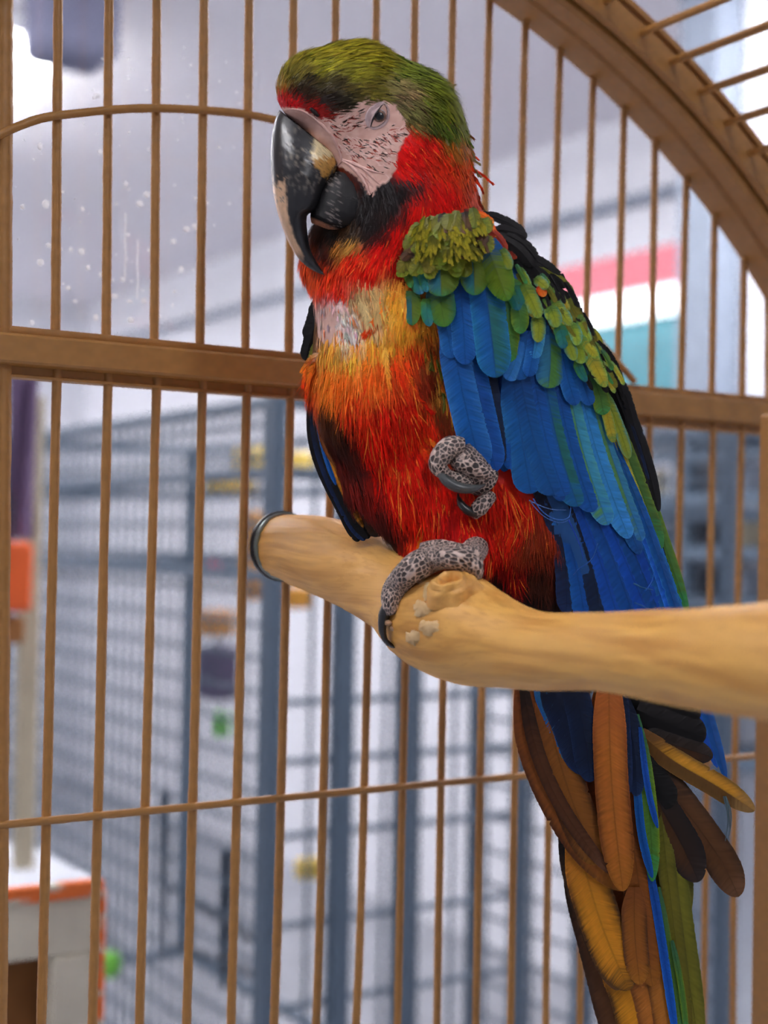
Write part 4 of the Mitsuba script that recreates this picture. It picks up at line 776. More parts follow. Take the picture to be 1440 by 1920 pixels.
# --- feathers
SCH = {  # middle, outer edge, base, tip, left half, right half: dye colours; None = as the middle
    'olive': dict(mid=(90, 96, 18), edge=(116, 114, 28), base=(66, 80, 24), tip=(84, 108, 22)),
    'green': dict(mid=(62, 94, 20), edge=(32, 94, 70), base=(24, 70, 90), tip=(46, 104, 36)),
    'greenL': dict(mid=(76, 94, 18), edge=(80, 106, 24), base=(46, 76, 34), tip=(42, 108, 58), left=(26, 84, 98)),
    'greenU': dict(mid=(84, 106, 18), edge=(80, 116, 34), base=(18, 70, 124), tip=(58, 112, 34)),
    'teal': dict(mid=(30, 104, 96), edge=(50, 112, 50), base=(60, 110, 40), tip=(24, 84, 120)),
    'blue': dict(mid=(20, 80, 148), edge=(40, 104, 166), base=(18, 62, 122), tip=(22, 76, 146)),
    'blueG': dict(mid=(20, 78, 140), edge=(30, 98, 140), base=(20, 74, 140), tip=(20, 86, 140), right=(30, 88, 88)),
    'deep': dict(mid=(14, 68, 140), edge=(30, 94, 164), base=(16, 70, 128), tip=(16, 70, 144)),
    'ultra': dict(mid=(16, 68, 154), edge=(34, 94, 174), base=(14, 60, 130), tip=(20, 74, 158)),
    'sky': dict(mid=(46, 118, 176), edge=(70, 140, 182), base=(36, 100, 160), tip=(50, 120, 190)),
    'aqua': dict(mid=(52, 124, 160), edge=(84, 148, 150), base=(50, 112, 120), tip=(40, 110, 180), left=(76, 128, 74)),
    'lime': dict(mid=(128, 142, 36), edge=(84, 140, 120), base=(70, 104, 40), tip=(116, 146, 60)),
    'gold_green': dict(mid=(162, 152, 40), edge=(120, 152, 70), base=(90, 130, 60), tip=(100, 140, 60)),
    'blugrn': dict(mid=(40, 96, 130), edge=(26, 84, 150), base=(34, 86, 140), tip=(70, 118, 50), right=(66, 110, 50)),
    'black': dict(mid=(7, 6, 6), edge=(9, 8, 8), base=(6, 5, 5), tip=(10, 9, 8)),
    'navy': dict(mid=(9, 22, 44), edge=(11, 30, 62), base=(8, 16, 32), tip=(10, 32, 66)),
    'rust': dict(mid=(128, 72, 26), edge=(66, 34, 14), base=(112, 60, 26), tip=(142, 86, 26)),
    'rustL': dict(mid=(160, 96, 36), edge=(98, 54, 20), base=(142, 80, 36), tip=(146, 92, 28)),
    'gold': dict(mid=(196, 126, 30), edge=(60, 36, 13), base=(180, 110, 32), tip=(70, 44, 16)),
    'umber': dict(mid=(68, 41, 20), edge=(42, 26, 14), base=(24, 16, 10), tip=(92, 62, 42)),
    'umberG': dict(mid=(28, 18, 11), edge=(15, 13, 13), base=(11, 8, 7), tip=(42, 34, 30), left=(58, 34, 14)),
    'ochre': dict(mid=(178, 122, 36), edge=(96, 66, 28), base=(84, 52, 20), tip=(138, 104, 62), left=(84, 56, 26)),
    'leaf': dict(mid=(64, 106, 40), edge=(96, 120, 30), base=(50, 96, 60), tip=(40, 130, 70)),
    'mossy': dict(mid=(98, 96, 26), edge=(76, 78, 24), base=(80, 86, 28), tip=(104, 96, 30)),
    'orange': dict(mid=(220, 100, 24), edge=(200, 60, 18), base=(190, 50, 20), tip=(226, 140, 50)),
    'flame': dict(mid=(222, 90, 24), edge=(232, 132, 44), base=(232, 160, 60), tip=(206, 40, 16)),
    'crim': dict(mid=(120, 30, 18), edge=(150, 50, 20), base=(70, 20, 14), tip=(140, 50, 20)),
}
fr = np.random.default_rng(23)
def wing_d(x, y):
    x, y = np.asarray(x, float), np.asarray(y, float)
    m = -92 + 0.00085 * np.clip(x - 880, 0, None) ** 2 + 0.0030 * np.clip(880 - x, 0, None) ** 2 + 0.05 * np.clip(y - 640, 0, None) + 0.0022 * np.clip(480 - y, 0, None) ** 2
    return m
def tail_d(x, y):
    return 18 + 0.00012 * (np.asarray(x, float) - 1150) ** 2 + 0.045 * (np.asarray(y, float) - 1300)
def feather(key, pts, hw, scheme, D=wing_d, lay=0.0, rows=44, camber=0.18, tipw=0.22, basew=0.5, rag=0.014, splits=2, asym=1.0, lift=0.0, label=None, mat='m_feather', barb=0.08, twist=0.0, tipround=2.2):
    """one feather: shaft along pts (x, y [, extra depth]), half width hw, barbs as mesh rows that slant to the tip; lay = layer towards the viewer"""
    pts = np.array([(*p, 0) if len(p) == 2 else p for p in pts], float)
    rows = int(rows * 1.5); barb *= 0.75; rag *= 0.45
    ctr = spline(pts, rows) if len(pts) > 2 else pts[0] + (pts[1] - pts[0]) * np.linspace(0, 1, rows)[:, None]
    L = np.linalg.norm(np.diff(ctr[:, :2], axis=0), axis=1).sum()
    vs = np.array([-1, -.93, -.7, -.38, -.07, 0, .07, .38, .7, .93, 1.0]); nvv = len(vs)
    u = np.linspace(0, 1, rows)
    sl = 0.55 * hw / max(L, 1)
    U = np.clip(u[:, None] + sl * np.abs(vs)[None] * np.clip((1 - u) * 6, 0, 1)[:, None] * np.clip(u * 8, 0, 1)[:, None], 0, 1)
    cx = np.stack([np.interp(U, u, ctr[:, k]) for k in range(3)], -1)
    tg = np.gradient(ctr[:, :2], axis=0); tg /= np.linalg.norm(tg, axis=1, keepdims=True); tg = np.stack([np.interp(U, u, tg[:, k]) for k in range(2)], -1); tg /= np.linalg.norm(tg, axis=-1, keepdims=True)
    shp = np.where(U < 0.3, basew + (1 - basew) * np.sin(np.clip(U / 0.3, 0, 1) * np.pi / 2), 1.0)
    tt = np.clip((U - (1 - tipw)) / tipw, 0, 1); shp = shp * np.clip(1 - tt ** tipround, 0.0, 1) ** 0.55
    ragl = 1 + rag * fr.normal(size=(rows, 2))
    for _ in range(splits):
        if fr.random() < 0.75:
            r0 = fr.integers(int(rows * .35), rows - 4); ragl[r0:r0 + 1, fr.integers(2)] *= fr.uniform(0.7, 0.9)
    side = np.where(vs[None] < 0, ragl[:, :1], ragl[:, 1:]); side = 1 + (side - 1) * np.clip((np.abs(vs)[None] - .5) * 2, 0, 1)
    asy = np.where(vs < 0, asym, 2 - asym)[None]
    off = vs[None] * hw * shp * side * asy
    xy = cx[..., :2] + off[..., None] * np.stack([-tg[..., 1], tg[..., 0]], -1) * -1.0
    d = D(xy[..., 0], xy[..., 1]) + cx[..., 2] - lay - lift * U ** 2 + camber * hw * (vs[None] ** 2) * shp - 1.6 * np.exp(-(vs[None] / 0.09) ** 2) * (1 - 0.6 * U) + twist * off
    brow = fr.normal(size=(rows, 2)); brow = np.where(vs[None] < 0, brow[:, :1], brow[:, 1:])
    d = d + 0.22 * brow * np.clip(np.abs(vs)[None] * 2, 0, 1) * min(1, hw / 25)
    v = np.stack([xy[..., 0], xy[..., 1], d], -1)
    s = SCH[scheme]; cm = lin(s['mid']); ce, cb_, ct = lin(s['edge']), lin(s['base']), lin(s['tip'])
    c = np.broadcast_to(cm, (rows, nvv, 3)).copy()
    wob_ = 0.08 * min(1, barb / 0.08) * fr.normal(size=(rows, 1))
    for sd, kk in ((vs < -0.03, 'left'), (vs > 0.03, 'right')):
        if kk in s: c[:, sd] = lin(s[kk])
    e = np.clip((np.abs(vs)[None] - 0.60 + wob_) / 0.32, 0, 1)[..., None]; c = c * (1 - e) + ce * e
    b = np.clip((0.38 - U + wob_) / 0.26, 0, 1)[..., None]; c = c * (1 - b) + cb_ * b
    t = np.clip((U - 0.80 + wob_) / 0.16, 0, 1)[..., None]; c = c * (1 - 0.8 * t) + ct * 0.8 * t
    c = c * (1 + barb * brow[..., None] * np.clip(np.abs(vs) * 3, 0.3, 1)[None, :, None] + 0.05 * fr.normal(size=(rows, nvv, 1))) * (1 + 0.10 * fr.normal()) * (1 + 0.04 * fr.normal(size=3))
    c = c * np.where(np.abs(vs) > 0.97, 1.45, 1.0)[None, :, None]      # pale fringe of the vane
    sh = np.exp(-(vs / 0.05) ** 2)[None, :, None]; c = c * (1 - 0.55 * sh) + 0.55 * sh * cm * 0.35
    i, j = np.meshgrid(np.arange(rows - 1), np.arange(nvv - 1), indexing='ij')
    q = np.stack([i * nvv + j, i * nvv + j + 1, (i + 1) * nvv + j + 1, (i + 1) * nvv + j], -1).reshape(-1, 4)
    return add(key, (B(v.reshape(-1, 3)), q), mat, smooth=True, color=np.clip(c.reshape(-1, 3), 0.0005, 0.95), label=label)
def plume(key, pts, hw, c_base, c_mid, c_tip, D, n=46, wid=2.0, lift=6, ang=0.42):
    q = spline(np.array(pts, float), n); t = np.linspace(0, 1, n)
    q3d = np.c_[q, D(q[:, 0], q[:, 1]) - 3 - lift * t ** 1.5]
    tg = np.gradient(q3d, axis=0); tg /= np.linalg.norm(tg, axis=1, keepdims=True)
    nn = np.tile([0, 0, -1.0], (n, 1)); sd = np.cross(tg, nn); sd /= np.linalg.norm(sd, axis=1, keepdims=True); nn = np.cross(sd, tg)
    cb = np.where(t[:, None] < .5, lin(c_base) * (1 - 2 * t[:, None]) + lin(c_mid) * 2 * t[:, None], lin(c_mid) * (2 - 2 * t[:, None]) + lin(c_tip) * (2 * t[:, None] - 1))
    R, Dn, N, L, C = [], [], [], [], []
    for sgn in (-1, 1):
        for k in range(2):
            a = ang * (1.15 - 0.8 * t) + fr.normal(size=n) * 0.10
            d = tg * np.cos(a)[:, None] + sd * (sgn * np.sin(a))[:, None]
            R.append(q3d + sd * sgn * 0.3 + fr.normal(size=(n, 3)) * .4); Dn.append(d); N.append(nn); L.append(hw * (1.5 - 0.5 * t) * fr.uniform(.8, 1.3, n)); C.append(cb * (1 + .2 * fr.normal(size=(n, 1))))
    v, f, c = strands(np.vstack(R), np.vstack(Dn), np.vstack(N), np.concatenate(L), np.full(4 * n, wid), np.clip(np.vstack(C), .001, .95), np.clip(np.vstack(C), .001, .95), flat=np.full(4 * n, .15))
    vt, ft, _ = tube(q3d, np.linspace(.9, .3, n), 5)
    v2, f2 = join([(v, f), (vt, ft)])
    return add(key, (B(v2), f2), 'm_down', color=np.vstack([c, np.tile(lin(c_mid) * .9, (len(vt), 1))]))
wing = bird + '__wing'
# wing base: the arm under the coverts, a closed shell following the wing's surface
ol = np.array([(790, 440), (850, 402), (930, 430), (1000, 500), (1080, 600), (1150, 720), (1195, 880), (1230, 1030), (1262, 1120), (1150, 1140), (1060, 1080), (1000, 930), (950, 800), (900, 760), (850, 700), (800, 600), (772, 520)], float)
pol = Polygon(spline(np.vstack([ol, ol[:1]]), 120)).buffer(-14)
gxx, gyy = np.meshgrid(np.arange(760, 1290, 9.0), np.arange(390, 1160, 9.0), indexing='ij')
msk = inside(pol, np.c_[gxx.ravel(), gyy.ravel()]).reshape(gxx.shape)
dist_in = distance_transform_edt(msk) * 9
fd = wing_d(gxx, gyy) + 16; th_ = np.clip(dist_in * 0.5, 0, 14)
idf = -np.ones(gxx.shape, int); idf[msk] = np.arange(msk.sum()); nf = msk.sum()
vf = np.c_[gxx[msk], gyy[msk], fd[msk] - th_[msk] * .4]; vb = np.c_[gxx[msk], gyy[msk], fd[msk] + th_[msk] + 1]
cell = msk[:-1, :-1] & msk[1:, :-1] & msk[1:, 1:] & msk[:-1, 1:]
ci, cj = np.nonzero(cell); qf = np.stack([idf[ci, cj], idf[ci + 1, cj], idf[ci + 1, cj + 1], idf[ci, cj + 1]], 1)
add(wing, (B(np.vstack([vf, vb])), np.vstack([qf, qf[:, ::-1] + nf])), 'm_skin', smooth=True, color=np.tile(lin(24, 72, 128), (2 * nf, 1)), label='folded blue and green wing')
CF, FF = wing + '__covert_feather', wing + '__flight_feather'
def crop3(c, sc, ox, oy): return [(ox + x / sc, oy + y / sc) for x, y in c]
# primaries: the long blue feathers that pass behind the perch
prim = [((985, 860), (1050, 1000), (1062, 1150), 20, 'navy'), ((1005, 850), (1066, 1010), (1098, 1165), 22, 'deep'), ((1020, 840), (1090, 1000), (1130, 1170), 24, 'navy'), ((1035, 830), (1110, 1010), (1165, 1180), 26, 'ultra'), ((1050, 830), (1130, 1000), (1200, 1190), 28, 'deep'),
        ((1065, 820), (1150, 1000), (1236, 1200), 28, 'ultra'), ((1082, 820), (1172, 1000), (1268, 1230), 30, 'deep'), ((1100, 820), (1192, 1000), (1296, 1280), 28, 'ultra'), ((1120, 820), (1212, 1010), (1322, 1360), 22, 'deep'), ((1140, 830), (1228, 1040), (1345, 1440), 14, 'ultra'), ((1150, 830), (1240, 1060), (1362, 1462), 11, 'deep')]
for n_, (a, m_, t, hw, sc) in enumerate(prim):
    feather(FF, [a, m_, t], hw, sc, lay=-14 + n_ * 1.7, rows=76, tipw=0.12, rag=0.05, splits=5, barb=0.12, camber=0.12)
# curled and ragged single barbs among the primaries
for pts, r, cname in [([(1000, 935), (1016, 958), (1044, 974), (1066, 970), (1070, 950)], 1.1, (60, 110, 190)), ([(992, 938), (1030, 954), (1062, 956)], 0.9, (90, 130, 190)), ([(996, 942), (1020, 968), (1052, 980), (1068, 974)], 0.9, (70, 110, 180)), ([(1120, 1020), (1108, 1050), (1086, 1066), (1074, 1080)], 1.6, (20, 70, 140)), ([(1188, 1094), (1206, 1102), (1224, 1106)], 1.8, (40, 90, 140)), ([(1190, 1130), (1214, 1140), (1236, 1148)], 1.8, (30, 84, 150)), ([(1066, 975), (1090, 1030), (1094, 1050)], 1.4, (30, 70, 170)), ([(1210, 1108), (1222, 1090), (1226, 1070)], 1.3, (30, 90, 170))]:
    q = spline(np.array(pts, float), 24); v, f, _ = tube(np.c_[q, wing_d(q[:, 0], q[:, 1]) - 18], r * np.linspace(1.2, 0.4, 24), 5)
    add(wing + '__loose_barb', (B(v), f), 'm_feather', smooth=True, color=np.tile(lin(cname), (len(v), 1)))
# dark trailing side of the wing behind
for a, m_, t, hw, sc in [((1090, 600), (1170, 780), (1236, 1005), 16, 'black'), ((1100, 620), (1190, 800), (1236, 960), 12, 'black'), ((1080, 590), (1160, 730), (1218, 900), 14, 'navy'), ((1150, 760), (1200, 900), (1250, 1060), 14, 'navy'), ((1170, 800), (1216, 930), (1290, 1150), 12, 'leaf')]:
    feather(FF, [a, m_, t], hw, sc, lay=-22, rows=50, splits=4)
# secondaries
sec = [((1112, 700), (1160, 850), (1222, 1010), 17, 'gold_green', 2), ((1122, 720), (1184, 870), (1240, 1030), 15, 'leaf', 0), ((1098, 690), (1142, 840), (1204, 1015), 19, 'aqua', 4), ((1080, 690), (1120, 850), (1180, 1010), 22, 'sky', 6), ((1060, 690), (1092, 840), (1140, 985), 24, 'aqua', 8),
       ((1040, 690), (1066, 820), (1112, 960), 27, 'blue', 10), ((1018, 690), (1046, 830), (1084, 950), 27, 'blueG', 12), ((1000, 700), (1026, 830), (1060, 930), 27, 'blue', 14), ((975, 700), (1000, 820), (1040, 928), 30, 'blue', 16), ((960, 690), (978, 820), (996, 926), 30, 'blue', 13), ((955, 690), (958, 800), (955, 880), 14, 'deep', 9), ((1010, 720), (1040, 860), (1052, 940), 17, 'deep', 11), ((1086, 700), (1146, 900), (1200, 1040), 16, 'blue', 3)]
for a, m_, t, hw, sc, ly in sec:
    feather(FF, [a, m_, t], hw, sc, lay=ly, rows=70, tipw=0.16, splits=3, rag=0.03, barb=0.14)
# inner blades between secondaries and the long blue coverts
for a, m_, t, hw in [((925, 700), (935, 790), (930, 880), 18), ((945, 690), (950, 790), (945, 885), 16)]:
    feather(FF, [a, m_, t], hw, 'deep', lay=-8, rows=40)
# long blue greater coverts in front
gc = [((842, 600), (868, 740), (904, 884), 30, 'blue', 26, 1.0), ((876, 640), (905, 770), (930, 884), 24, 'deep', 20, 1.0), ((905, 660), (925, 770), (940, 870), 18, 'navy', 10, 1.0)]
for a, m_, t, hw, sc, ly, asy in gc:
    feather(CF, [a, m_, t], hw, sc, lay=ly, rows=84, tipw=0.18, barb=0.16, splits=2)
mc = [((826, 560), (838, 620), (848, 672), 17, 'blue', 30), ((862, 520), (868, 600), (873, 684), 23, 'blue', 34), ((905, 500), (918, 600), (930, 708), 33, 'blueG', 38), ((945, 560), (952, 620), (950, 680), 22, 'leaf', 31)]
for a, m_, t, hw, sc, ly in mc:
    feather(CF, [a, m_, t], hw, sc, lay=ly, rows=70, tipw=0.22, barb=0.16)
# blue and green feathers under the mottled back row
k3 = [((1030, 610), (1032, 670), (1028, 728), 26, 'blugrn', 24), ((990, 620), (982, 670), (970, 712), 18, 'blue', 25), ((975, 640), (962, 690), (950, 712), 15, 'sky', 27), ((1000, 620), (998, 670), (990, 706), 14, 'blue', 28), ((1010, 600), (1008, 640), (1000, 672), 13, 'sky', 29), ((1050, 640), (1062, 700), (1080, 760), 17, 'blue', 20), ((1075, 660), (1090, 710), (1108, 760), 15, 'blue', 19), ((1108, 700), (1124, 740), (1132, 778), 16, 'leaf', 18), ((1118, 720), (1136, 770), (1150, 830), 10, 'gold_green', 14), ((1130, 730), (1156, 790), (1180, 860), 11, 'lime', 12)]
for a, m_, t, hw, sc, ly in k3:
    feather(CF, [a, m_, t], hw, sc, lay=ly, rows=48)
# mottled green and yellow back row, small feathers
bk = [(982, 532, 1012, 596, 17, 'lime'), (972, 566, 976, 626, 17, 'leaf'), (1006, 590, 1008, 642, 14, 'lime'), (1030, 574, 1044, 614, 14, 'lime'), (1036, 560, 1072, 610, 13, 'lime'), (1046, 606, 1056, 654, 13, 'teal'), (1070, 606, 1082, 648, 12, 'lime'), (1060, 630, 1078, 676, 12, 'lime'), (1084, 640, 1092, 682, 15, 'lime'), (1092, 632, 1122, 672, 10, 'gold_green'), (1102, 660, 1136, 726, 14, 'gold_green'), (1066, 560, 1100, 620, 10, 'mossy'), (958, 524, 976, 574, 14, 'teal'), (1004, 520, 1028, 540, 11, 'lime'),
      (1010, 536, 1022, 556, 9, 'orange'), (1086, 590, 1108, 640, 9, 'lime'), (1020, 560, 1028, 600, 8, 'lime'), (1100, 620, 1120, 668, 8, 'mossy'), (1050, 580, 1080, 632, 8, 'mossy'), (1080, 676, 1100, 716, 9, 'teal'), (1000, 556, 1016, 590, 7, 'mossy'), (1114, 650, 1150, 720, 9, 'leaf'), (1040, 600, 1062, 640, 8, 'mossy')]
for x0, y0, x1, y1, hw, sc in bk:
    feather(CF, [(x0, y0), ((x0 + x1) / 2 + fr.normal() * 2, (y0 + y1) / 2), (x1, y1)], hw, sc, lay=32 + fr.random() * 10, rows=40, lift=6, tipw=0.5, camber=0.3, rag=.06, splits=4, barb=.14, basew=.45)
for _ in range(46):
    s_ = fr.random(); x0, y0 = 968 + 170 * s_ + fr.normal() * 18, 500 + 190 * s_ + fr.normal() * 16; L_ = fr.uniform(28, 54)
    feather(CF, [(x0, y0), (x0 + L_ * .3, y0 + L_ * .5), (x0 + L_ * .55, y0 + L_)], fr.uniform(4, 7), ['mossy', 'black', 'lime', 'leaf', 'black', 'gold_green'][fr.integers(6)], lay=29 + fr.random() * 6, rows=24, lift=6, splits=4, rag=.1)
# dark ragged back edge with a few orange ones
for x0, y0, x1, y1, hw, sc in [(905, 400, 985, 440, 9, 'black'), (925, 430, 988, 446, 10, 'black'), (930, 440, 1000, 500, 13, 'black'), (950, 440, 1006, 486, 10, 'black'), (940, 460, 1010, 540, 16, 'black'), (975, 470, 1036, 560, 15, 'black'), (990, 480, 1060, 540, 12, 'black'), (1010, 500, 1076, 548, 5, 'mossy'), (1010, 520, 1084, 620, 15, 'black'), (1040, 540, 1110, 640, 13, 'black'), (1070, 590, 1130, 690, 12, 'black'), (1088, 600, 1150, 720, 9, 'leaf'), (1060, 560, 1120, 650, 7, 'mossy'), (1120, 640, 1170, 740, 9, 'black'), (1140, 680, 1190, 800, 10, 'black'),
                                (892, 402, 930, 444, 6, 'orange'), (905, 425, 950, 470, 7, 'crim'), (926, 446, 968, 486, 9, 'crim'), (916, 436, 940, 466, 5, 'orange'), (880, 398, 925, 420, 6, 'orange'), (870, 396, 910, 412, 7, 'crim'), (1100, 615, 1126, 650, 6, 'gold_green'), (1112, 640, 1132, 676, 5, 'gold_green')]:
    feather(CF, [(x0, y0), ((x0 + x1) / 2 + 6, (y0 + y1) / 2 - 4), (x1, y1)], hw, sc, D=lambda x, y: wing_d(x, y) + 6, lay=6 + fr.random() * 6, rows=36, splits=6, rag=0.14, lift=3)
# green coverts, lowest row first
cv = [(772, 545, 773, 610, 17, 'greenL', 41), (822, 535, 834, 613, 27, 'green', 42), (800, 560, 806, 612, 12, 'teal', 40), (958, 545, 972, 582, 12, 'teal', 38), (776, 500, 790, 552, 16, 'teal', 46), (766, 480, 770, 540, 10, 'leaf', 44), (884, 458, 890, 554, 29, 'greenL', 50), (910, 452, 952, 564, 28, 'greenU', 52), (938, 468, 958, 505, 12, 'lime', 48), (826, 480, 828, 556, 35, 'greenL', 56), (790, 486, 800, 548, 12, 'teal', 50), (772, 462, 776, 496, 15, 'mossy', 54), (868, 470, 872, 520, 17, 'olive', 53), (845, 470, 858, 520, 16, 'olive', 58)]
for x0, y0, x1, y1, hw, sc, ly in cv:
    feather(CF, [(x0, y0), ((x0 + x1) / 2 + fr.normal() * 1.5, (y0 + y1) / 2), (x1, y1)], hw, sc, lay=ly, rows=60, lift=7, camber=0.34, tipw=0.5, barb=0.13, basew=.7, rag=.03, splits=4)
feather(CF, [(800, 452), (818, 470), (838, 494)], 24, 'olive', lay=66, rows=44, lift=6, camber=0.3, tipw=0.45)
feather(CF, [(806, 462), (828, 474), (846, 488)], 17, 'olive', lay=69, rows=40, lift=6, camber=0.3, tipw=0.45)
sh_pts = []
for r_, (yy, n_) in enumerate([(500, 3), (486, 5), (472, 7), (458, 8), (446, 9), (434, 9), (424, 8), (414, 7), (406, 5)]):
    x_l, x_r = np.interp(yy, [400, 420, 450, 500], [835, 802, 772, 766]), np.interp(yy, [400, 430, 460, 500], [882, 908, 900, 800])
    for x in np.linspace(x_l, x_r, n_):
        sh_pts.append((x + fr.normal() * 5, yy - 8 + fr.normal() * 4))
for x, y in sh_pts:
    w_ = np.clip((x - 775) / 120, 0, 1); an = np.interp(w_, [0, 1], [1.95, 1.05]) + fr.normal() * .2; L_ = fr.uniform(28, 42); hw = fr.uniform(10, 15)
    feather(CF, [(x, y), (x + L_ * .55 * math.cos(an), y + L_ * .55 * math.sin(an)), (x + L_ * math.cos(an + .15), y + L_ * math.sin(an + .15))], hw, ['olive', 'olive', 'olive', 'mossy', 'olive', 'umber'][fr.integers(6)], lay=58 + (500 - y) * 0.16 + fr.random() * 4, rows=36, lift=3, camber=0.12, tipw=0.6, rag=0.30, splits=8, barb=0.30, basew=.45)
for _ in range(90):
    x, y = fr.uniform(782, 900), fr.uniform(402, 474); w_ = (x - 775) / 120; an = np.interp(w_, [0, 1], [1.95, 1.05]) + fr.normal() * .25; L_ = fr.uniform(16, 26); k_ = fr.uniform(.6, 1.2); c_ = tuple(np.clip(np.array((116, 112, 26)) * k_, 0, 255))
    plume(wing + '__covert_plume', [(x, y), (x + L_ * .5 * math.cos(an), y + L_ * .5 * math.sin(an)), (x + L_ * math.cos(an), y + L_ * math.sin(an))], 6, (60, 60, 20), c_, (134, 122, 30), D=lambda x, y: wing_d(x, y) - 72, n=14, wid=1.8, lift=4)
# downy strip between breast and wing front
for _ in range(26):
    s_ = fr.random(); x0, y0 = 792 + 58 * s_ + fr.normal() * 5, 605 + 170 * s_
    feather(CF, [(x0, y0), (x0 + 4, y0 + 18), (x0 + 8 + fr.normal() * 4, y0 + 40)], 4, ['orange', 'mossy', 'gold', 'crim'][fr.integers(4)], D=lambda x, y: np.minimum(front(x, y), wing_d(x, y) + 25), lay=5, rows=20, rag=0.2, splits=4)
# loose shaped plumes on the breast: a shaft with fine barbs on both sides
FR_ = lambda x, y: front(np.clip(x, 592, None), y) + np.clip(592 - np.asarray(x, float), 0, None) * .5
YO, O1, R1, R2 = (240, 170, 66), (232, 120, 34), (210, 48, 16), (190, 20, 10)
for pts, hw, cs in [([(606, 664), (586, 690), (574, 742)], 9, (YO, O1, R1)), ([(600, 662), (578, 684), (568, 722)], 9, ((210, 180, 150), O1, R1)), ([(612, 670), (598, 706), (590, 752)], 9, (YO, O1, R1)), ([(618, 662), (586, 668), (566, 694)], 7, ((226, 206, 190), (226, 150, 70), O1)), ([(738, 545), (722, 580), (694, 618)], 24, (YO, O1, R1)), ([(740, 545), (760, 570), (772, 600)], 26, (YO, YO, R1)), ([(730, 545), (735, 580), (738, 620)], 26, (YO, YO, YO)), ([(640, 640), (630, 680), (628, 740)], 12, (YO, O1, R1)), ([(664, 650), (660, 700), (650, 760)], 13, (YO, O1, R1)), ([(700, 620), (690, 670), (684, 730)], 14, (YO, O1, R1)), ([(720, 600), (722, 660), (730, 720)], 14, (YO, YO, O1)), ([(745, 640), (750, 700), (768, 760)], 14, (O1, R1, R2)), ([(690, 690), (700, 760), (712, 830)], 14, (O1, R1, R2)), ([(660, 720), (668, 780), (690, 850)], 13, (O1, R1, R2)), ([(740, 740), (752, 800), (770, 870)], 14, (R1, R1, R2)), ([(780, 780), (800, 820), (832, 850)], 12, (O1, O1, R1)), ([(776, 800), (796, 850), (820, 880)], 12, (O1, R1, R2)), ([(720, 820), (736, 880), (750, 940)], 14, (R1, R1, R2)), ([(760, 870), (780, 930), (790, 990)], 13, (R1, O1, R1)), ([(800, 940), (798, 980), (786, 1020)], 10, (R1, O1, O1)), ([(700, 880), (706, 920), (704, 960)], 9, (R2, R2, R2)), ([(760, 700), (778, 740), (806, 770)], 12, (O1, R1, R2)), ([(648, 660), (640, 700), (618, 730)], 11, (YO, O1, R1)), ([(930, 930), (938, 980), (926, 1030)], 13, (R1, R1, R2)), ([(960, 930), (962, 980), (950, 1040)], 13, (O1, R1, R2)), ([(676, 548), (684, 572), (690, 600)], 22, ((206, 176, 120),) * 3), ([(700, 545), (706, 565), (708, 596)], 22, ((200, 160, 100),) * 3)]:
    plume(bird + '__breast_plume', pts, hw, *cs, D=FR_)
# ruffled longer feathers at the back of the head and neck, breaking the outline
for _ in range(120):
    t = fr.random(); x0, y0 = [np.interp(t, [0, .2, .45, .7, 1], a) for a in ([700, 770, 825, 862, 890], [104, 126, 176, 250, 360])]
    x0, y0 = x0 + fr.normal() * 8 - 12, y0 + fr.normal() * 8 + 10
    an = np.interp(t, [0, .3, .6, 1], [0.0, .45, .95, 1.2]) + fr.normal() * .14 - np.interp(t, [0, .25, .35], [.12, .15, .4]) * (fr.random() < .5); L_ = fr.uniform(32, 58)
    cc = (70, 88, 20) if t < .62 else ((150, 80, 22) if t < .72 else (190, 50, 20)); cc = tuple(np.array(cc) * fr.uniform(.55, 1.25)) if t < .3 or fr.random() < .8 else (128, 112, 70)
    plume(bird + '__nape_plume', [(x0, y0), (x0 + L_ * .5 * math.cos(an), y0 + L_ * .5 * math.sin(an)), (x0 + L_ * math.cos(an + .1), y0 + L_ * math.sin(an + .1))], 5.5, cc, cc, cc, D=lambda x, y: front(x, y) + 3, n=20, wid=2.0, lift=5, ang=.3)
# --- far wing, seen dark beside the breast
wing2 = fresh(bird + '__wing')
def far_d(x, y): return 62 + 0.0012 * (np.asarray(x, float) - 660) ** 2
WF2 = wing2 + '__flight_feather'; CF2 = wing2 + '__covert_feather'
v, f, _ = tube(np.array([(600, 590, 66), (600, 660, 66), (612, 760, 72), (640, 880, 76), (676, 980, 74)], float), [20, 30, 30, 26, 14], 14, flat=0.5)
add(wing2, (B(v), f), 'm_skin', smooth=True, color=np.tile(lin(84, 58, 34), (len(v), 1)), label='dark far wing')
for pts, hw, sc, ly in [([(588, 720), (598, 850), (648, 960), (672, 1016)], 15, 'black', 0), ([(590, 730), (606, 850), (654, 960), (684, 1014)], 15, 'navy', 4), ([(596, 720), (618, 850), (660, 950), (692, 1010)], 18, 'black', 8), ([(606, 800), (624, 870), (652, 935), (682, 990)], 7, 'gold', 13), ([(590, 740), (598, 800), (612, 860), (630, 910)], 5, 'blue', 13), ([(606, 720), (640, 840), (680, 940), (712, 1006)], 28, 'umberG', 10), ([(640, 740), (664, 840), (700, 930), (730, 1000)], 28, 'black', 12), ([(590, 700), (596, 760), (608, 830), (636, 880)], 7, 'rust', 15)]:
    feather(WF2, pts, hw, sc, D=far_d, lay=ly, rows=60, splits=3)
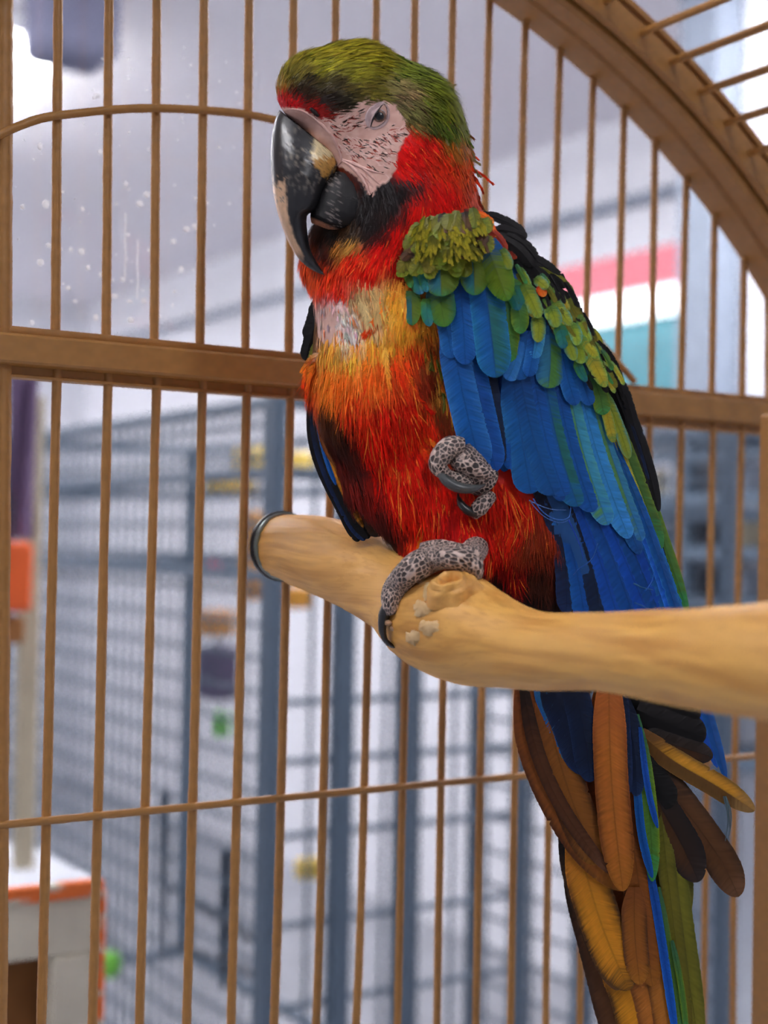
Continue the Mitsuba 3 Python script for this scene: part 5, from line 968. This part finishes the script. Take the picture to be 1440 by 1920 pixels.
for pts, hw, sc, ly in [([(606, 560), (590, 600), (578, 640)], 16, 'black', 6), ([(600, 580), (584, 630), (572, 676)], 13, 'black', 9), ([(604, 556), (594, 570), (584, 590)], 10, 'black', 12), ([(612, 600), (600, 640), (588, 680)], 16, 'black', 8), ([(596, 640), (588, 668), (580, 690)], 10, 'mossy', 11)]:
    feather(CF2, pts, hw, sc, D=far_d, lay=ly, rows=36, splits=3, rag=.07)
# --- tail
tail = bird + '__tail'
v, f, _ = tube(np.array([(1040, 1180, 46), (1075, 1280, 44), (1110, 1370, 46)], float), [60, 46, 26], 18, flat=0.55)
add(tail, (B(v), f), 'm_skin', smooth=True, color=np.tile(lin(104, 60, 28), (len(v), 1)), label='long brown, gold and blue tail')
TF = tail + '__tail_feather'
q3 = lambda *c: [(960 + x / 3, 1280 + y / 3) for x, y in c]
for pts, hw, sc, ly, kw in [
    (q3((560, -20), (600, 500), (640, 1000), (740, 1600)), 60, 'rust', -22, {}), (q3((380, 500), (480, 900), (600, 1500)), 44, 'rust', -26, {}), (q3((800, 300), (860, 800), (940, 1400)), 40, 'mossy', -20, {}),
    (q3((330, 950), (480, 1500), (640, 2150)), 34, 'umber', -14, {}), (q3((560, 1500), (680, 1760), (760, 2200)), 44, 'gold', -8, {}), (q3((700, 1560), (780, 1760), (850, 2200)), 34, 'rustL', -6, {}), (q3((780, 1500), (850, 1760), (900, 2200)), 26, 'rustL', -4, {}),
    (q3((860, 560), (930, 1200), (1060, 2100)), 24, 'mossy', -7, {}), (q3((820, 560), (890, 1200), (1000, 2050)), 17, 'mossy', -5, {}), (q3((820, 1150), (880, 1500), (980, 2060)), 9, 'leaf', -2, {}), (q3((760, 960), (840, 1440), (930, 2050)), 8.5, 'ultra', 0, {}), (q3((900, 1450), (950, 1700), (985, 2000)), 6, 'leaf', 1, {}),
    (q3((360, 850), (500, 1350), (660, 1730)), 40, 'gold', 0, {}), (q3((300, 820), (420, 1250), (600, 1730)), 28, 'umber', -2, {}), (q3((640, 640), (720, 1180), (790, 1710)), 30, 'rust', -1, {}), (q3((690, 1150), (690, 1400), (720, 1700)), 24, 'rust', 2, {}),
    (q3((690, 180), (770, 700), (790, 1120)), 16, 'leaf', 3, {}), (q3((720, 250), (770, 620), (820, 820)), 6, 'ultra', 7, {}), (q3((700, 500), (730, 850), (790, 1100)), 8, 'deep', 5, {}), (q3((640, 100), (690, 400), (700, 640)), 18, 'navy', 6, {}),
    (q3((70, 0), (150, 400), (360, 830), (640, 1165)), 36, 'rust', 6, {}), (q3((180, 100), (300, 550), (440, 900), (520, 1010)), 36, 'rust', 8, {}), (q3((60, -30), (140, 380), (330, 780), (560, 1080)), 14, 'umber', 10, {}),
    (q3((200, -40), (330, 250), (420, 520)), 34, 'navy', 10, {}), (q3((330, -40), (400, 250), (440, 560)), 26, 'navy', 12, {}), (q3((150, -40), (260, 200), (370, 470)), 26, 'blugrn', 9, {}),
    (q3((545, -60), (560, 550), (625, 1175)), 32, 'rustL', 15, {}), (q3((610, -40), (630, 300), (650, 640)), 13, 'navy', 12, {})]:
    feather(TF, pts, hw, sc, D=tail_d, lay=ly * 2.0, rows=96, tipw=0.3, barb=0.05, splits=3, rag=0.02, camber=0.07, **kw)
# short fan of brown wing and tail tips at the right
for pts, hw, sc, ly in [(q3((700, 150), (900, 240), (1090, 310)), 34, 'black', 0), (q3((660, 60), (860, 120), (1060, 190)), 30, 'black', -3), (q3((740, 300), (880, 340), (1130, 420)), 24, 'umberG', 2), (q3((740, 420), (960, 700), (1180, 1010), (1275, 1205)), 32, 'umber', -3), (q3((700, 330), (820, 660), (950, 900), (1050, 1122)), 36, 'umberG', 3), (q3((720, 280), (900, 430), (1120, 560), (1365, 722)), 23, 'ochre', 6), (q3((700, 360), (800, 560), (900, 700)), 30, 'black', 5), (q3((640, 20), (760, 120), (900, 330)), 40, 'black', -5)]:
    feather(TF, pts, hw, sc, D=tail_d, lay=ly - 12, rows=60, tipw=0.3, barb=0.045, splits=2, rag=0.02)
for pts in (q3((1190, 640), (1215, 760), (1200, 890)), q3((1200, 640), (1232, 740), (1216, 880)), q3((1205, 650), (1222, 760), (1225, 840))):
    q = spline(np.array(pts), 16); v, f, _ = tube(np.c_[q, tail_d(q[:, 0], q[:, 1]) - 2], np.linspace(2.0, 0.8, 16), 5); add(tail + '__loose_barb', (B(v), f), 'm_feather', smooth=True, color=np.tile(lin(70, 86, 92), (len(v), 1)))

# --- feet: scaly toes with black claws
scene['m_scale'] = {'type': 'twosided', 'bsdf': {'type': 'bumpmap', 'arbitrary': proc(lambda p, n, uv: smoothstep(0.05, 0.45, voronoi(uv.x, uv.y)[1] - voronoi(uv.x, uv.y)[0]), eps=0.0003), 'scale': -0.0005, 'bsdf': {'type': 'principled', 'roughness': 0.5, 'specular': 0.4,
    'base_color': proc(lambda p, n, uv: mix(lin(206, 184, 172).tolist(), mix(lin(34, 28, 28).tolist(), lin(74, 62, 58).tolist(), voronoi(uv.x, uv.y)[2]), smoothstep(0.13, 0.26, voronoi(uv.x, uv.y)[1] - voronoi(uv.x, uv.y)[0])))}}}
def toe(key, pts, r, n=70, flat=0.9, pads=0.0, mat='m_scale', scale=7.5):
    q = spline(np.array(pts, float), n); rr = np.interp(np.linspace(0, 1, n), np.linspace(0, 1, len(r)), r)
    rr = rr * (1 + pads * np.sin(np.linspace(0, len(pts) * 2.6, n)))
    v, f, uv = tube(q, rr, 26, flat=flat)
    uv = np.stack([uv[:, 0] / scale, uv[:, 1] * 2 * np.pi * np.mean(r) / scale], 1)
    return add(key, (B(v), f), mat, smooth=True, uv=uv)
def claw(key, pts, r, n=40, c=(18, 18, 20)):
    q = spline(np.array(pts, float), n); rr = np.interp(np.linspace(0, 1, n), np.linspace(0, 1, len(r)), r)
    v, f, _ = tube(q, rr, 16, flat=0.8); nz = meshkit.fbm(v / np.array([3, 6, 4]), 3, 4)[:, None]
    return add(key, (B(v), f), 'm_beak', smooth=True, color=lin(c) * (0.6 + 0.9 * nz))
def dperch(px, py, out): # depth (bird units) just proud of the perch
    w = on_perch(px, py, out); return ((w - CAM) @ FWD - ZB_) / UNIT
foot = bird + '__foot'
toe(foot, [(905, 985, -62), (898, 1020, -74), (886, 1052, -88)], [34, 30, 26], label=None) if False else add(foot, (lambda t: (B(t[0]), t[1]))(tube(spline(np.array([(905, 975, front(905, 975) + 70), (896, 1018, front(896, 1018) + 40), (878, 1050, dperch(870, 1080, .004) + 10)], float), 30), np.linspace(26, 25, 30), 22)), 'm_scale', smooth=True, uv=(lambda t: np.stack([t[2][:, 0] / 7.5, t[2][:, 1] * 24], 1))(tube(spline(np.array([(900, 960, -40), (896, 1010, -62), (878, 1050, 0)], float), 30), np.linspace(34, 26, 30), 22)), label='scaly grey foot gripping the perch')
d1, d2, d3, d4 = dperch(830, 1080, .004), dperch(785, 1085, .0045), dperch(742, 1100, .0045), dperch(728, 1130, .004)
toe(foot + '__toe', [(886, 1052, d1 + 8), (852, 1046, d1 - 2), (812, 1048, d2 - 6), (772, 1068, d2 - 10), (745, 1098, d3 - 12), (732, 1130, d4 - 10), (734, 1150, d4 - 8)], [25, 25, 28, 30, 27, 22, 13], pads=0.05)
toe(foot + '__toe', [(880, 1048, d1 + 2), (890, 1062, d1 - 4), (894, 1082, d1 + 2)], [22, 20, 12])
toe(foot + '__toe', [(868, 1040, d1 + 26), (820, 1030, d2 + 24), (790, 1030, d2 + 22)], [22, 22, 14])
claw(foot + '__claw', [(728, 1130, d4 - 6), (720, 1155, d4 - 4), (717, 1180, d4 - 2), (724, 1202, d4 + 4), (738, 1212, d4 + 14), (750, 1212, d4 + 26)], [12, 14, 10, 7, 5, 1.5])
claw(foot + '__claw', [(892, 1066, d1 - 2), (898, 1080, d1 + 4), (896, 1096, d1 + 12)], [9, 7, 2])
for x, y, dd, r in [(738, 1178, d4 - 8, 8), (728, 1168, d4 - 12, 7), (744, 1140, d4 - 14, 9), (756, 1080, d3 - 26, 6)]:
    s = trimesh.creation.icosphere(subdivisions=3, radius=1.0); vv = s.vertices * [r, r * .8, r * .6] * (1 + 0.35 * (meshkit.fbm(s.vertices * 2.2 + x, 3, 3)[:, None] - .5)) + [x, y, dd]
    add(foot + '__callus', (B(vv), s.faces), 'm_skin', smooth=True, color=np.tile(lin(168, 132, 100), (len(vv), 1)) * (0.6 + 0.8 * meshkit.noise(vv / 3, 5)[:, None]))
foot2 = fresh(bird + '__foot')
q = spline(np.array([(905, 900, -70), (880, 872, -104), (862, 850, -118)], float), 30); t_ = tube(q, np.linspace(34, 27, 30), 22)
add(foot2, (B(t_[0]), t_[1]), 'm_scale', smooth=True, uv=np.stack([t_[2][:, 0] / 8.5, t_[2][:, 1] * 22], 1), label='scaly grey foot drawn up against the breast')
toe(foot2 + '__toe', [(866, 838, -116), (846, 838, -122), (830, 852, -126), (822, 872, -128), (838, 892, -126)], [20, 24, 23, 20, 13], scale=8)
toe(foot2 + '__toe', [(858, 868, -124), (876, 870, -126), (898, 882, -122), (926, 890, -110)], [17, 20, 17, 10], scale=10)
toe(foot2 + '__toe', [(922, 930, -92), (908, 942, -104), (896, 956, -106), (890, 968, -100)], [12, 17, 18, 9], scale=7)
toe(foot2 + '__toe', [(840, 888, -124), (862, 898, -124), (884, 906, -118)], [10, 13, 8], scale=7)
claw(foot2 + '__claw', [(822, 882, -132), (838, 902, -136), (860, 914, -138), (886, 916, -134), (910, 908, -120)], [8, 13, 13, 10, 2], c=(58, 62, 62))
claw(foot2 + '__claw', [(896, 964, -108), (878, 958, -112), (864, 944, -112), (858, 926, -106)], [9, 11, 9, 2], c=(22, 24, 24))
